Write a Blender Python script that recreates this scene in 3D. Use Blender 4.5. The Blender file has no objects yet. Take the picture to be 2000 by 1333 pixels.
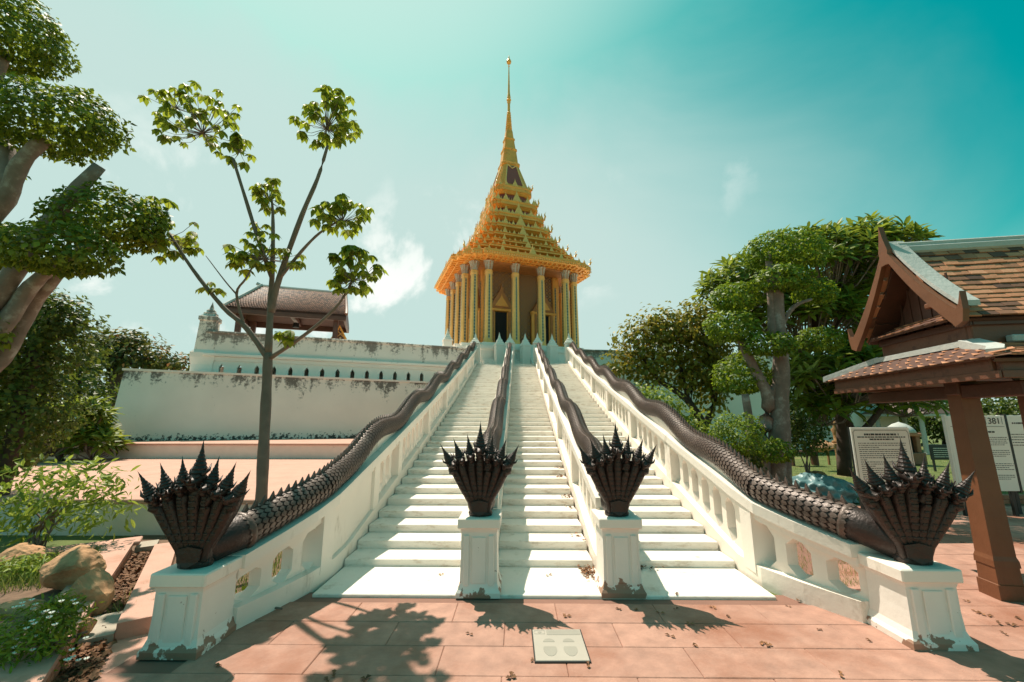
import bpy, bmesh, math, random
import numpy as np
from mathutils import Vector, Matrix
R = math.radians
random.seed(7); rng = np.random.default_rng(11)
sc = bpy.context.scene
C = sc.collection
# ------------------------------------------------------------------ camera
FPX, PITCH, YAW, EYE = 800.0, R(10.7), R(0.8), 1.75
cam_d = bpy.data.cameras.new('camera'); cam = bpy.data.objects.new('camera', cam_d); C.objects.link(cam)
cam_d.sensor_width = 36.0; cam_d.lens = FPX / 2000 * 36.0; cam_d.clip_end = 3000; cam_d.clip_start = 0.05
cam.location = (0, 0, EYE); cam.rotation_euler = (math.pi / 2 + PITCH, 0, YAW)
sc.camera = cam
# ------------------------------------------------------------------ sky, sun, exposure
SUN_EL, SUN_AZ = R(63), math.atan2(-0.62, 0.78)          # azimuth from +Y towards +X
sun_dir = Vector((math.sin(SUN_AZ) * math.cos(SUN_EL), math.cos(SUN_AZ) * math.cos(SUN_EL), math.sin(SUN_EL)))
world = bpy.data.worlds.new('World'); sc.world = world; world.use_nodes = True
nt = world.node_tree; nt.nodes.clear(); L = nt.links
def wn(t, **k):
    n = nt.nodes.new(t)
    for a, b in k.items(): setattr(n, a, b)
    return n
out = wn('ShaderNodeOutputWorld'); bg = wn('ShaderNodeBackground'); L.new(bg.outputs[0], out.inputs[0])
sky = wn('ShaderNodeTexSky', sky_type='NISHITA', sun_disc=False, sun_elevation=SUN_EL, sun_rotation=SUN_AZ)
sky.dust_density = 2.0; sky.ozone_density = 1.5
tint = wn('ShaderNodeMix', data_type='RGBA', blend_type='MULTIPLY'); tint.inputs[0].default_value = 1
L.new(sky.outputs[0], tint.inputs[6]); tint.inputs[7].default_value = (0.0, 1.10, 0.70, 1)
tc = wn('ShaderNodeTexCoord')
dot = wn('ShaderNodeVectorMath', operation='DOT_PRODUCT'); L.new(tc.outputs['Generated'], dot.inputs[0]); dot.inputs[1].default_value = sun_dir
sep = wn('ShaderNodeSeparateXYZ'); L.new(tc.outputs['Generated'], sep.inputs[0])
def math_(op, a, b=None, clamp=False):
    n = wn('ShaderNodeMath', operation=op); n.use_clamp = clamp
    for i, v in enumerate((a, b)):
        if v is None: continue
        if isinstance(v, (int, float)): n.inputs[i].default_value = v
        else: L.new(v, n.inputs[i])
    return n.outputs[0]
def noise_(scale, detail, rough, vec=None, off=(0, 0, 0), dist=0.0):
    mp = wn('ShaderNodeMapping'); L.new(vec or tc.outputs['Generated'], mp.inputs[0]); mp.inputs[1].default_value = off
    n = wn('ShaderNodeTexNoise'); n.inputs['Scale'].default_value = scale; n.inputs['Detail'].default_value = detail
    n.inputs['Roughness'].default_value = rough; n.inputs['Distortion'].default_value = dist
    L.new(mp.outputs[0], n.inputs[0]); return n.outputs[0]
def ramp_(v, a, b):
    m = wn('ShaderNodeMapRange', interpolation_type='SMOOTHSTEP'); L.new(v, m.inputs[0])
    m.inputs[1].default_value = a; m.inputs[2].default_value = b; return m.outputs[0]
# thin haze: bright towards the sun, torn by a cirrus pattern
cir = noise_(1.6, 6, 0.55, off=(3.1, 0.4, 1.7), dist=0.6)
zpos = math_('MAXIMUM', sep.outputs['Z'], 0.0)
hz = math_('ADD', math_('SUBTRACT', dot.outputs['Value'], math_('MULTIPLY', zpos, 1.12)), math_('MULTIPLY', math_('SUBTRACT', cir, 0.5), 0.24))
haze = math_('MAXIMUM', ramp_(hz, -0.14, 0.24), ramp_(dot.outputs['Value'], 0.70, 1.0))
lowhaze = math_('MULTIPLY', ramp_(sep.outputs['Z'], 0.36, 0.02), 0.95)
haze2 = math_('MAXIMUM', math_('MULTIPLY', haze, 0.95), lowhaze)
mixh = wn('ShaderNodeMix', data_type='RGBA'); L.new(haze2, mixh.inputs[0]); L.new(tint.outputs[2], mixh.inputs[6]); mixh.inputs[7].default_value = (4.3, 5.45, 5.15, 1)
# cumulus: lumpy, near the horizon
cn = noise_(4.2, 9, 0.58, off=(8.3, 0.1, 0.6), dist=0.25)
band = math_('MULTIPLY', ramp_(sep.outputs['Z'], 0.58, 0.30), 1.0)
cov = math_('MULTIPLY', math_('MULTIPLY', ramp_(cn, 0.55, 0.66), band), ramp_(dot.outputs['Value'], 0.50, 0.62))
mixc = wn('ShaderNodeMix', data_type='RGBA'); L.new(cov, mixc.inputs[0]); L.new(mixh.outputs[2], mixc.inputs[6]); mixc.inputs[7].default_value = (7.2, 7.5, 7.1, 1)
L.new(mixc.outputs[2], bg.inputs[0]); bg.inputs[1].default_value = 0.085
sun_d = bpy.data.lights.new('sun', 'SUN'); sun = bpy.data.objects.new('sun', sun_d); C.objects.link(sun)
sun_d.energy = 3.7; sun_d.angle = R(0.5); sun_d.color = (1.0, 0.90, 0.76)
sun.rotation_euler = (-sun_dir).to_track_quat('-Z', 'Y').to_euler()
sc.view_settings.view_transform = 'Standard'; sc.view_settings.look = 'None'; sc.view_settings.exposure = 0.72; sc.view_settings.gamma = 1
sc.cycles.max_bounces = 6; sc.cycles.diffuse_bounces = 3; sc.cycles.transparent_max_bounces = 8
# ------------------------------------------------------------------ pixel helper (photo pixel + distance -> place)
_fw = Vector((-math.sin(YAW) * math.cos(PITCH), math.cos(YAW) * math.cos(PITCH), math.sin(PITCH)))
_rt = Vector((math.cos(YAW), math.sin(YAW), 0)); _up = _rt.cross(_fw)
def ray(px, py): return _fw + _rt * ((px - 1000) / FPX) - _up * ((py - 666.5) / FPX)
def at(px, py, Y):
    d = ray(px, py); return Vector((0, 0, EYE)) + d * (Y / d.y)
def onz(px, py, z):
    d = ray(px, py); return Vector((0, 0, EYE)) + d * ((z - EYE) / d.z)
# ------------------------------------------------------------------ mesh helpers
class MB:
    def __init__(s): s.v = []; s.f = []
    def add(s, vs, fs):
        o = len(s.v); s.v += [tuple(p) for p in vs]; s.f += [tuple(i + o for i in f) for f in fs]; return s
    def box(s, c, d, rz=0.0, ch=0.0, M=None):
        x, y, z = d[0] / 2, d[1] / 2, d[2] / 2
        if ch <= 0:
            vs = [(sx * x, sy * y, sz * z) for sz in (-1, 1) for sy in (-1, 1) for sx in (-1, 1)]
            fs = [(0, 2, 3, 1), (4, 5, 7, 6), (0, 1, 5, 4), (2, 6, 7, 3), (0, 4, 6, 2), (1, 3, 7, 5)]
        else:
            ch = min(ch, x * .45, y * .45, z * .45); vs = []; idx = {}
            for sx in (-1, 1):
                for sy in (-1, 1):
                    for sz in (-1, 1):
                        for a in range(3):
                            q = [sx * (x - ch), sy * (y - ch), sz * (z - ch)]; q[a] = (sx * x, sy * y, sz * z)[a]
                            idx[(sx, sy, sz, a)] = len(vs); vs.append(q)
            fs = []
            S = (-1, 1)
            for sgn in S:
                fs.append([idx[(sgn, a, b, 0)] for a, b in ((-1, -1), (1, -1), (1, 1), (-1, 1))][::sgn])
                fs.append([idx[(a, sgn, b, 1)] for a, b in ((-1, -1), (-1, 1), (1, 1), (1, -1))][::sgn])
                fs.append([idx[(a, b, sgn, 2)] for a, b in ((-1, -1), (1, -1), (1, 1), (-1, 1))][::sgn])
            for a in S:
                for b in S:
                    fs.append([idx[(a, b, -1, 0)], idx[(a, b, 1, 0)], idx[(a, b, 1, 1)], idx[(a, b, -1, 1)]][::a * b * -1])
                    fs.append([idx[(a, -1, b, 0)], idx[(a, 1, b, 0)], idx[(a, 1, b, 2)], idx[(a, -1, b, 2)]][::a * b])
                    fs.append([idx[(-1, a, b, 1)], idx[(1, a, b, 1)], idx[(1, a, b, 2)], idx[(-1, a, b, 2)]][::a * b * -1])
            for a in S:
                for b in S:
                    for c_ in S: fs.append([idx[(a, b, c_, 0)], idx[(a, b, c_, 1)], idx[(a, b, c_, 2)]][::a * b * c_])
        if M is None: M = Matrix.Translation(c) @ Matrix.Rotation(rz, 4, 'Z')
        return s.add([M @ Vector(p) for p in vs], fs)
    def loft(s, rings, cap=True, close=False):
        n = len(rings[0]); m = len(rings); vs = [p for r in rings for p in r]; fs = []
        for i in range(m - 1 + (1 if close else 0)):
            for j in range(n):
                a = i * n + j; b = i * n + (j + 1) % n; i2 = ((i + 1) % m) * n
                fs.append((a, b, i2 + (j + 1) % n, i2 + j))
        if cap and not close: fs.append(tuple(range(n))[::-1]); fs.append(tuple((m - 1) * n + j for j in range(n)))
        return s.add(vs, fs)
    def prism(s, poly, z0, z1, top=1.0, c=(0, 0)):
        return s.loft([[(x, y, z0) for x, y in poly], [(c[0] + (x - c[0]) * top, c[1] + (y - c[1]) * top, z1) for x, y in poly]])
    def lathe(s, prof, seg=16, c=(0, 0, 0), sq=0.0):
        rings = []
        for r, z in prof:
            rings.append([(c[0] + r * math.cos(t), c[1] + r * math.sin(t), c[2] + z) for t in [2 * math.pi * j / seg + sq for j in range(seg)]])
        return s.loft(rings)
    def tube(s, path, rad, seg=8, cap=True, up=Vector((0, 0, 1))):
        P = [Vector(p) for p in path]; rings = []; n = len(P)
        rad = [rad] * n if isinstance(rad, (int, float)) else rad
        for i, p in enumerate(P):
            t = (P[min(i + 1, n - 1)] - P[max(i - 1, 0)]).normalized()
            u = up if abs(t.dot(up)) < 0.98 else Vector((1, 0, 0))
            a = t.cross(u).normalized(); b = a.cross(t)
            rings.append([p + a * (rad[i] * math.cos(q)) + b * (rad[i] * math.sin(q)) for q in [2 * math.pi * j / seg for j in range(seg)]])
        return s.loft(rings, cap)
    def extr(s, poly2, fn, t0, t1):
        """poly2 in a plane, fn(a, b, t) -> 3D; extrude t0..t1"""
        return s.loft([[fn(a, b, t0) for a, b in poly2], [fn(a, b, t1) for a, b in poly2]])
    def mesh(s, name, smooth=False):
        me = bpy.data.meshes.new(name); me.from_pydata([tuple(p) for p in s.v], [], s.f)
        bm = bmesh.new(); bm.from_mesh(me); bmesh.ops.recalc_face_normals(bm, faces=bm.faces); bm.to_mesh(me); bm.free()
        if smooth: me.polygons.foreach_set('use_smooth', [True] * len(me.polygons))
        return me
    def build(s, name, mat, parent=None, smooth=False): return link(name, s.mesh(name, smooth), mat, parent)
def link(name, me, mat=None, parent=None):
    if mat is not None and not me.materials: me.materials.append(mat)
    o = bpy.data.objects.new(name, me); C.objects.link(o)
    if parent is not None: o.parent = parent
    return o
def tag(o, label=None, cat=None, group=None, kind=None):
    if label: o['label'] = label
    if cat: o['category'] = cat
    if group: o['group'] = group
    if kind: o['kind'] = kind
    return o
def thing(name, label, cat, loc=(0, 0, 0), rz=0.0, group=None):
    o = bpy.data.objects.new(name, None); C.objects.link(o); o.location = loc; o.rotation_euler = (0, 0, rz); o.empty_display_size = .1
    return tag(o, label, cat, group)
def keep(o, parent):          # parent a mesh that was built in world coordinates
    o.parent = parent; o.matrix_parent_inverse = (Matrix.Translation(parent.location) @ parent.rotation_euler.to_matrix().to_4x4()).inverted(); return o
def inst(o, parent, loc, rot=(0, 0, 0), scale=(1, 1, 1), name=None):
    c = bpy.data.objects.new(name or o.name.split('.')[0], o.data if hasattr(o, 'data') else o); C.objects.link(c); c.parent = parent
    c.location = loc; c.rotation_euler = rot; c.scale = scale; return c
def fast_mesh(name, V, F, rnd=None):
    """V (n,3), F (m,k) constant k"""
    me = bpy.data.meshes.new(name); k = F.shape[1]
    me.vertices.add(len(V)); me.vertices.foreach_set('co', V.astype(np.float32).ravel())
    me.loops.add(F.size); me.loops.foreach_set('vertex_index', F.astype(np.int32).ravel())
    me.polygons.add(len(F)); me.polygons.foreach_set('loop_start', np.arange(0, F.size, k, dtype=np.int32))
    me.update(calc_edges=True)
    if rnd is not None:
        at_ = me.attributes.new('rnd', 'FLOAT', 'FACE'); at_.data.foreach_set('value', rnd.astype(np.float32))
    return me
# ------------------------------------------------------------------ materials
def mat(name, base, *a_, **k_):
    return mat0(name, base, *a_, **k_)
def mat0(name, base, rough=0.7, metal=0.0, var=0.12, vscale=3.0, bump=0.0, bscale=30.0, col2=None, c2lo=0.55, c2hi=0.7, c2scale=2.0, spec=0.5, rndvar=0.0, c2stretch=(1, 1, 1), extra=None, c2noise_detail=6, c2world=False):
    m = bpy.data.materials.new(name); m.use_nodes = True; t = m.node_tree; N = t.nodes; K = t.links
    b = N['Principled BSDF']; b.inputs['Roughness'].default_value = rough; b.inputs['Metallic'].default_value = metal
    b.inputs['Specular IOR Level'].default_value = spec
    co = N.new('ShaderNodeTexCoord')
    def nz(scale, detail=5, rough_=.55, st=(1, 1, 1)):
        mp = N.new('ShaderNodeMapping'); K.new(N.new('ShaderNodeNewGeometry').outputs['Position'] if c2world else co.outputs['Object'], mp.inputs[0]); mp.inputs[3].default_value = st
        n = N.new('ShaderNodeTexNoise'); n.inputs['Scale'].default_value = scale; n.inputs['Detail'].default_value = detail; n.inputs['Roughness'].default_value = rough_
        K.new(mp.outputs[0], n.inputs[0]); return n.outputs[0]
    hsv = N.new('ShaderNodeHueSaturation'); hsv.inputs['Color'].default_value = (*base, 1)
    mr = N.new('ShaderNodeMapRange'); K.new(nz(vscale), mr.inputs[0]); mr.inputs[1].default_value = .25; mr.inputs[2].default_value = .75
    mr.inputs[3].default_value = 1 - var; mr.inputs[4].default_value = 1 + var; val = mr.outputs[0]
    if rndvar:
        oi = N.new('ShaderNodeObjectInfo'); m2 = N.new('ShaderNodeMapRange'); K.new(oi.outputs['Random'], m2.inputs[0]); m2.inputs[3].default_value = 1 - rndvar; m2.inputs[4].default_value = 1 + rndvar
        mu = N.new('ShaderNodeMath'); mu.operation = 'MULTIPLY'; K.new(val, mu.inputs[0]); K.new(m2.outputs[0], mu.inputs[1]); val = mu.outputs[0]
    K.new(val, hsv.inputs['Value']); col = hsv.outputs[0]
    if col2 is not None:
        mx = N.new('ShaderNodeMix'); mx.data_type = 'RGBA'; r2 = N.new('ShaderNodeMapRange'); r2.interpolation_type = 'SMOOTHSTEP'
        K.new(nz(c2scale, c2noise_detail, .65, c2stretch), r2.inputs[0]); r2.inputs[1].default_value = c2lo; r2.inputs[2].default_value = c2hi
        K.new(r2.outputs[0], mx.inputs[0]); K.new(col, mx.inputs[6]); mx.inputs[7].default_value = (*col2, 1); col = mx.outputs[2]
    if extra: col = extra(N, K, co, nz, col)
    K.new(col, b.inputs['Base Color'])
    if bump:
        bp = N.new('ShaderNodeBump'); bp.inputs['Strength'].default_value = bump; bp.inputs['Distance'].default_value = .02
        K.new(nz(bscale, 4), bp.inputs['Height']); K.new(bp.outputs[0], b.inputs['Normal'])
    return m
def mixin(N, K, col, fac, c):
    mx = N.new('ShaderNodeMix'); mx.data_type = 'RGBA'; K.new(fac, mx.inputs[0]); K.new(col, mx.inputs[6]); mx.inputs[7].default_value = (*c, 1); return mx.outputs[2]
def mrange(N, K, v, a, b, c=0, d=1):
    r = N.new('ShaderNodeMapRange'); r.interpolation_type = 'SMOOTHSTEP'; K.new(v, r.inputs[0])
    for i, q in enumerate((a, b, c, d)): r.inputs[i + 1].default_value = q
    return r.outputs[0]
def mth(N, K, op, a, b):
    m = N.new('ShaderNodeMath'); m.operation = op
    for i, v in enumerate((a, b)):
        if isinstance(v, (int, float)): m.inputs[i].default_value = v
        else: K.new(v, m.inputs[i])
    return m.outputs[0]
def zband(N, K, co, lo, hi, slope=(0, 0)):       # 1 near hi, 0 at lo, in object z
    sp = N.new('ShaderNodeSeparateXYZ'); K.new(co.outputs['Object'], sp.inputs[0]); return mrange(N, K, sp.outputs['Z'], lo, hi)
def mould(lo_top, hi_top, base_z=None, amt=1.0):
    def ex(N, K, co, nz, col):
        st = nz(2.2, 6, .62, (1, 1, .22)); fine = nz(9, 6, .7)
        t = mth(N, K, 'ADD', mth(N, K, 'MULTIPLY', st, .6), mth(N, K, 'MULTIPLY', fine, .4))
        z = zband(N, K, co, lo_top, hi_top)
        f = mrange(N, K, mth(N, K, 'ADD', t, mth(N, K, 'MULTIPLY', z, .17)), .60, .70)
        col = mixin(N, K, col, mth(N, K, 'MULTIPLY', f, .85 * amt), (.06, .045, .035))
        if base_z is not None:
            zb = zband(N, K, co, base_z + .55, base_z - .05)
            f2 = mrange(N, K, mth(N, K, 'ADD', fine, mth(N, K, 'MULTIPLY', zb, .30)), .72, .78)
            col = mixin(N, K, col, mth(N, K, 'MULTIPLY', f2, .95), (.03, .026, .022))
        return col
    return ex
M = {}
M['white'] = mat('white_paint', (.88, .78, .685), .65, var=.05, vscale=1.5, bump=.15, bscale=18, col2=(.47, .38, .29), c2lo=.57, c2hi=.78, c2scale=3.2, c2stretch=(1, 1, .5))
def riser_grime(N, K, co, nz, col):
    ge = N.new('ShaderNodeNewGeometry'); sp = N.new('ShaderNodeSeparateXYZ'); K.new(ge.outputs['Normal'], sp.inputs[0]); ri = mrange(N, K, sp.outputs['Y'], -.3, -.8)
    f = mrange(N, K, nz(6, 7, .7, (.6, 1, 2.5)), .50, .68); col = mixin(N, K, col, mth(N, K, 'MULTIPLY', mth(N, K, 'MULTIPLY', f, ri), .55), (.42, .29, .19))
    f2 = mrange(N, K, nz(26, 5, .75), .66, .72); return mixin(N, K, col, mth(N, K, 'MULTIPLY', f2, .5), (.25, .18, .13))
M['step'] = mat('step_paint', (.84, .775, .69), .6, var=.06, vscale=2.0, bump=.15, bscale=25, col2=(.50, .39, .28), c2lo=.54, c2hi=.82, c2scale=4.0, c2stretch=(1, 1, 3), extra=riser_grime, rndvar=.03)
def peel(N, K, co, nz, col):
    z = zband(N, K, co, .26, .0); f = mrange(N, K, mth(N, K, 'ADD', nz(7, 5, .6), mth(N, K, 'MULTIPLY', z, .26)), .73, .76)
    col = mixin(N, K, col, f, (.33, .185, .125))
    f2 = mrange(N, K, nz(11, 5, .7), .70, .73); return mixin(N, K, col, f2, (.30, .2, .15))
M['pedestal'] = mat('peeling_white_paint', (.85, .775, .70), .6, var=.05, bump=.15, bscale=16, extra=peel)
M['wall_low'] = mat('weathered_plaster', (.89, .755, .665), .85, var=.06, vscale=.8, bump=.3, bscale=8, extra=mould(2.4, 3.5, .95))
M['wall_up'] = mat('weathered_parapet_plaster', (.86, .75, .67), .85, var=.06, vscale=.8, bump=.3, bscale=8, extra=mould(4.2, 5.4, None, .9))
M['plinth'] = mat('cracked_plaster', (.80, .67, .60), .85, var=.07, bump=.3, bscale=8, col2=(.20, .12, .08), c2lo=.66, c2hi=.72, c2scale=1.3)
M['pink'] = mat('pink_concrete', (.43, .23, .17), .8, var=.22, vscale=7, bump=.25, bscale=40, col2=(.31, .125, .075), c2lo=.44, c2hi=.70, c2scale=.8, c2world=True, rndvar=.05)
M['pink2'] = mat('pale_pink_concrete', (.56, .31, .235), .85, var=.09, vscale=3, bump=.3, bscale=30, col2=(.45, .22, .15), c2lo=.55, c2hi=.75, c2scale=1.4)
M['joint'] = mat('joint_mortar', (.25, .125, .09), .9)
M['brick'] = mat('brick', (.42, .17, .10), .85, var=.2, vscale=5, bump=.3, rndvar=.2)
M['soil'] = mat('soil', (.16, .095, .06), .95, var=.35, vscale=9, bump=.6, bscale=20)
M['concrete'] = mat('concrete', (.40, .34, .27), .9, var=.15, vscale=6, bump=.3)
M['grass_ground'] = mat('lawn_soil', (.10, .13, .03), .95, var=.3, vscale=3, bump=.5, bscale=40, col2=(.26, .20, .08), c2lo=.52, c2hi=.7, c2scale=.7)
M['bronze'] = mat('dark_bronze', (.040, .024, .020), .42, metal=.25, var=.25, vscale=8, bump=.35, bscale=45, spec=.5)
M['bronze_body'] = mat('brown_bronze', (.115, .075, .06), .42, metal=.15, var=.25, vscale=6, bump=.25, bscale=50, col2=(.20, .145, .12), c2lo=.5, c2hi=.75, c2scale=3, rndvar=.05)
M['gold'] = mat('gold_leaf', (.95, .42, .085), .42, metal=.12, var=.15, vscale=2.5, bump=.5, bscale=12, col2=(.40, .17, .04), c2lo=.55, c2hi=.75, c2scale=5)
M['gold_col'] = mat('column_gold', (.95, .50, .15), .4, metal=.12, var=.12, vscale=3, bump=.3, bscale=14, col2=(.55, .22, .06), c2lo=.6, c2hi=.8, c2scale=5)
M['gold_pale'] = mat('pale_gold', (.95, .54, .16), .45, metal=.1, var=.15, vscale=4, bump=.5, bscale=16, col2=(.45, .42, .33), c2lo=.58, c2hi=.7, c2scale=6)
M['gold_red'] = mat('red_gold', (.50, .19, .055), .5, metal=.1, var=.2, vscale=4)
M['maroon'] = mat('maroon_tile', (.30, .07, .05), .5, var=.2, vscale=20)
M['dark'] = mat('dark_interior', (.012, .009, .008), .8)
def lattice(N, K, co, nz, col):
    mp = N.new('ShaderNodeMapping'); K.new(co.outputs['Object'], mp.inputs[0]); mp.inputs[2].default_value = (0, 0, 0)
    sp = N.new('ShaderNodeSeparateXYZ'); K.new(mp.outputs[0], sp.inputs[0]); h = mth(N, K, 'ADD', sp.outputs['X'], sp.outputs['Y'])
    def w(s): return mth(N, K, 'ABSOLUTE', mth(N, K, 'SINE', mth(N, K, 'MULTIPLY', mth(N, K, 'ADD', h, mth(N, K, 'MULTIPLY', sp.outputs['Z'], s)), 7.0), 0), 0)
    d = mth(N, K, 'MINIMUM', w(1.0), w(-1.0)); col = mixin(N, K, col, mrange(N, K, d, .32, .14), (.66, .33, .09))
    d2 = mth(N, K, 'MULTIPLY', w(1.0), w(-1.0)); return mixin(N, K, col, mrange(N, K, d2, .80, .93), (.62, .42, .2))
M['lattice'] = mat('maroon_gold_lattice', (.12, .035, .022), .5, extra=lattice)
def mosaic(N, K, co, nz, col):
    sp = N.new('ShaderNodeSeparateXYZ'); K.new(co.outputs['Object'], sp.inputs[0])
    s1 = mth(N, K, 'ABSOLUTE', mth(N, K, 'SINE', mth(N, K, 'MULTIPLY', sp.outputs['Z'], 16.0), 0), 0)
    return mixin(N, K, col, mrange(N, K, s1, .45, .6), (.03, .10, .10))
M['mosaic'] = mat('teal_mirror_mosaic', (.42, .38, .26), .3, metal=.3, extra=mosaic)
M['capital'] = mat('silvered_lotus', (.50, .42, .33), .4, metal=.3, var=.3, vscale=12, col2=(.45, .18, .07), c2lo=.5, c2hi=.6, c2scale=10, c2stretch=(1, 1, .2))
M['wood'] = mat('teak_boards', (.18, .066, .028), .5, var=.18, vscale=2.5, bump=.2, bscale=14, col2=(.16, .055, .022), c2lo=.5, c2hi=.75, c2scale=3, c2stretch=(4, 4, .5))
M['wood_mid'] = mat('red_teak', (.17, .062, .033), .5, var=.2, vscale=3, bump=.2, bscale=20, c2stretch=(.5, 4, 4), col2=(.10, .035, .02), c2lo=.5, c2hi=.7, c2scale=3)
M['wood_dark'] = mat('dark_teak', (.095, .036, .022), .5, var=.2, vscale=3, bump=.2, bscale=20)
def tilevar(N, K, co, nz, col):
    a = N.new('ShaderNodeAttribute'); a.attribute_name = 'rnd'; oi = N.new('ShaderNodeObjectInfo'); f = mth(N, K, 'FRACT', mth(N, K, 'ADD', a.outputs['Fac'], oi.outputs['Random']), 0)
    col = mixin(N, K, col, mrange(N, K, f, .55, .95), (.10, .047, .03)); return mixin(N, K, col, mrange(N, K, f, .30, .0), (.58, .27, .15))
M['tile'] = mat('clay_tile', (.47, .20, .10), .75, var=.2, vscale=6, bump=.25, bscale=30, rndvar=.1, col2=(.06, .04, .035), c2lo=.58, c2hi=.70, c2scale=2.2, extra=tilevar)
M['tile_far'] = mat('glazed_clay_tile', (.52, .22, .12), .45, var=.25, vscale=6, spec=.35, extra=tilevar)
M['flash'] = mat('lime_ridge', (.47, .47, .44), .8, var=.15, vscale=4, bump=.3, col2=(.2, .18, .15), c2lo=.58, c2hi=.75, c2scale=4)
M['bark'] = mat('grey_bark', (.22, .165, .135), .9, var=.3, vscale=5, bump=.6, bscale=14, col2=(.36, .32, .28), c2lo=.52, c2hi=.68, c2scale=5)
M['bark_dark'] = mat('dark_bark', (.085, .055, .04), .9, var=.3, vscale=5, bump=.5, bscale=14)
M['stem'] = mat('smooth_brown_bark', (.19, .135, .105), .8, var=.2, vscale=6, bump=.3, bscale=30)
M['rock'] = mat('sandstone', (.54, .29, .15), .9, var=.4, vscale=4.5, bump=1.0, bscale=9, col2=(.30, .13, .06), c2lo=.5, c2hi=.7, c2scale=2)
M['sign'] = mat('sign_board', (.86, .82, .73), .5, var=.03)
M['ink'] = mat('print_black', (.05, .045, .04), .6)
M['frame'] = mat('black_frame', (.02, .022, .02), .5)
M['plaque'] = mat('plaque_stone', (.43, .38, .32), .5, var=.05)
M['plaque_grey'] = mat('plaque_grey_print', (.33, .30, .25), .5, var=.08)
M['tarp'] = mat('blue_green_tarp', (.12, .23, .24), .45, var=.2, vscale=5, bump=.6, bscale=6)
M['straw'] = mat('straw', (.32, .17, .07), .95, var=.3, vscale=12, bump=.8, bscale=20)
def leafmat(name, c1, c2, rough=.5, trans=.38, c3=None):
    m = bpy.data.materials.new(name); m.use_nodes = True; t = m.node_tree; N = t.nodes; K = t.links; b = N['Principled BSDF']
    a = N.new('ShaderNodeAttribute'); a.attribute_name = 'rnd'
    mx = N.new('ShaderNodeMix'); mx.data_type = 'RGBA'; K.new(a.outputs['Fac'], mx.inputs[0]); mx.inputs[6].default_value = (*c1, 1); mx.inputs[7].default_value = (*c2, 1); col = mx.outputs[2]
    if c3:
        r = mrange(N, K, a.outputs['Fac'], .93, .95); col = mixin(N, K, col, r, c3)
    K.new(col, b.inputs['Base Color']); b.inputs['Roughness'].default_value = rough; b.inputs['Specular IOR Level'].default_value = .4
    tr = N.new('ShaderNodeBsdfTranslucent'); hs = N.new('ShaderNodeHueSaturation'); hs.inputs['Value'].default_value = 1.5; hs.inputs['Hue'].default_value = .485; K.new(col, hs.inputs['Color']); K.new(hs.outputs[0], tr.inputs[0])
    ms = N.new('ShaderNodeMixShader'); ms.inputs[0].default_value = trans; K.new(b.outputs[0], ms.inputs[1]); K.new(tr.outputs[0], ms.inputs[2]); K.new(ms.outputs[0], N['Material Output'].inputs[0])
    return m
M['leaf_dark'] = leafmat('dark_topiary_leaf', (.06, .10, .008), (.21, .27, .02))
M['leaf_right'] = leafmat('bright_topiary_leaf', (.07, .125, .008), (.22, .31, .02))
M['leaf_young'] = leafmat('young_tree_leaf', (.10, .145, .012), (.26, .32, .03), trans=.5)
M['leaf_yellow'] = leafmat('yellowing_leaf', (.12, .125, .012), (.32, .29, .035), c3=(.42, .30, .05))
M['leaf_plum'] = leafmat('long_glossy_leaf', (.08, .12, .012), (.25, .31, .035), rough=.45)
M['leaf_shrub'] = leafmat('lime_shrub_leaf', (.13, .20, .02), (.30, .38, .06), trans=.4)
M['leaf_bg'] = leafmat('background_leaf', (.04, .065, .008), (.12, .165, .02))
M['leaf_red'] = leafmat('rusty_green_leaf', (.055, .075, .014), (.16, .15, .03), c3=(.28, .15, .05))
M['grass'] = leafmat('grass_blade', (.08, .13, .02), (.24, .27, .06), trans=.3)
M['petal'] = mat('white_petal', (.80, .80, .72), .6)
M['dead'] = mat('dead_leaf', (.23, .10, .04), .8, var=.35, vscale=14, rndvar=.4)
# ================================================================== SETTING
Y0, TR, NST = 5.27, 0.395, 40
def zn(n): return 0.0975 * n + 0.00036 * n * n
YT, ZT = Y0 + NST * TR, zn(NST)
def zst(y):
    n = (y - Y0) / TR
    return 0.0975 * n if n < 0 else zn(min(n, NST))
g = MB(); g.add([(-400, -60, -.03), (400, -60, -.03), (400, 700, -.03), (-400, 700, -.03)], [(0, 1, 2, 3)])
tag(g.build('ground', M['grass_ground']), kind='structure')
# ---- plaza of running-bond slabs
plaza = MB(); plaza.add([(-2.9, 1.2, -.012), (13, 1.2, -.012), (13, 9.1, -.012), (3.0, 9.1, -.012), (3.0, 4.6, -.012), (-2.9, 4.6, -.012)], [(0, 1, 2, 3, 4, 5)])
plaza = tag(plaza.build('plaza', M['joint']), kind='structure')
slab = MB().box((0, 0, -.015), (.928, .378, .03), ch=.006).mesh('paving_slab'); slab.materials.append(M['pink'])
for r in range(20):
    y = 1.5 + .38 * r
    for k in range(18):
        x = -2.44 + .93 * k + (.465 if r % 2 else 0)
        if x > 12.6: continue
        if y > 4.45 and x < 3.25 + .0 * y: continue
        if y > 4.6 and x < 3.3 + (y - 4.6) * .75: continue
        inst(slab, plaza, (x, y, random.uniform(-.002, .002)), name='paving_slab')
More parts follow.
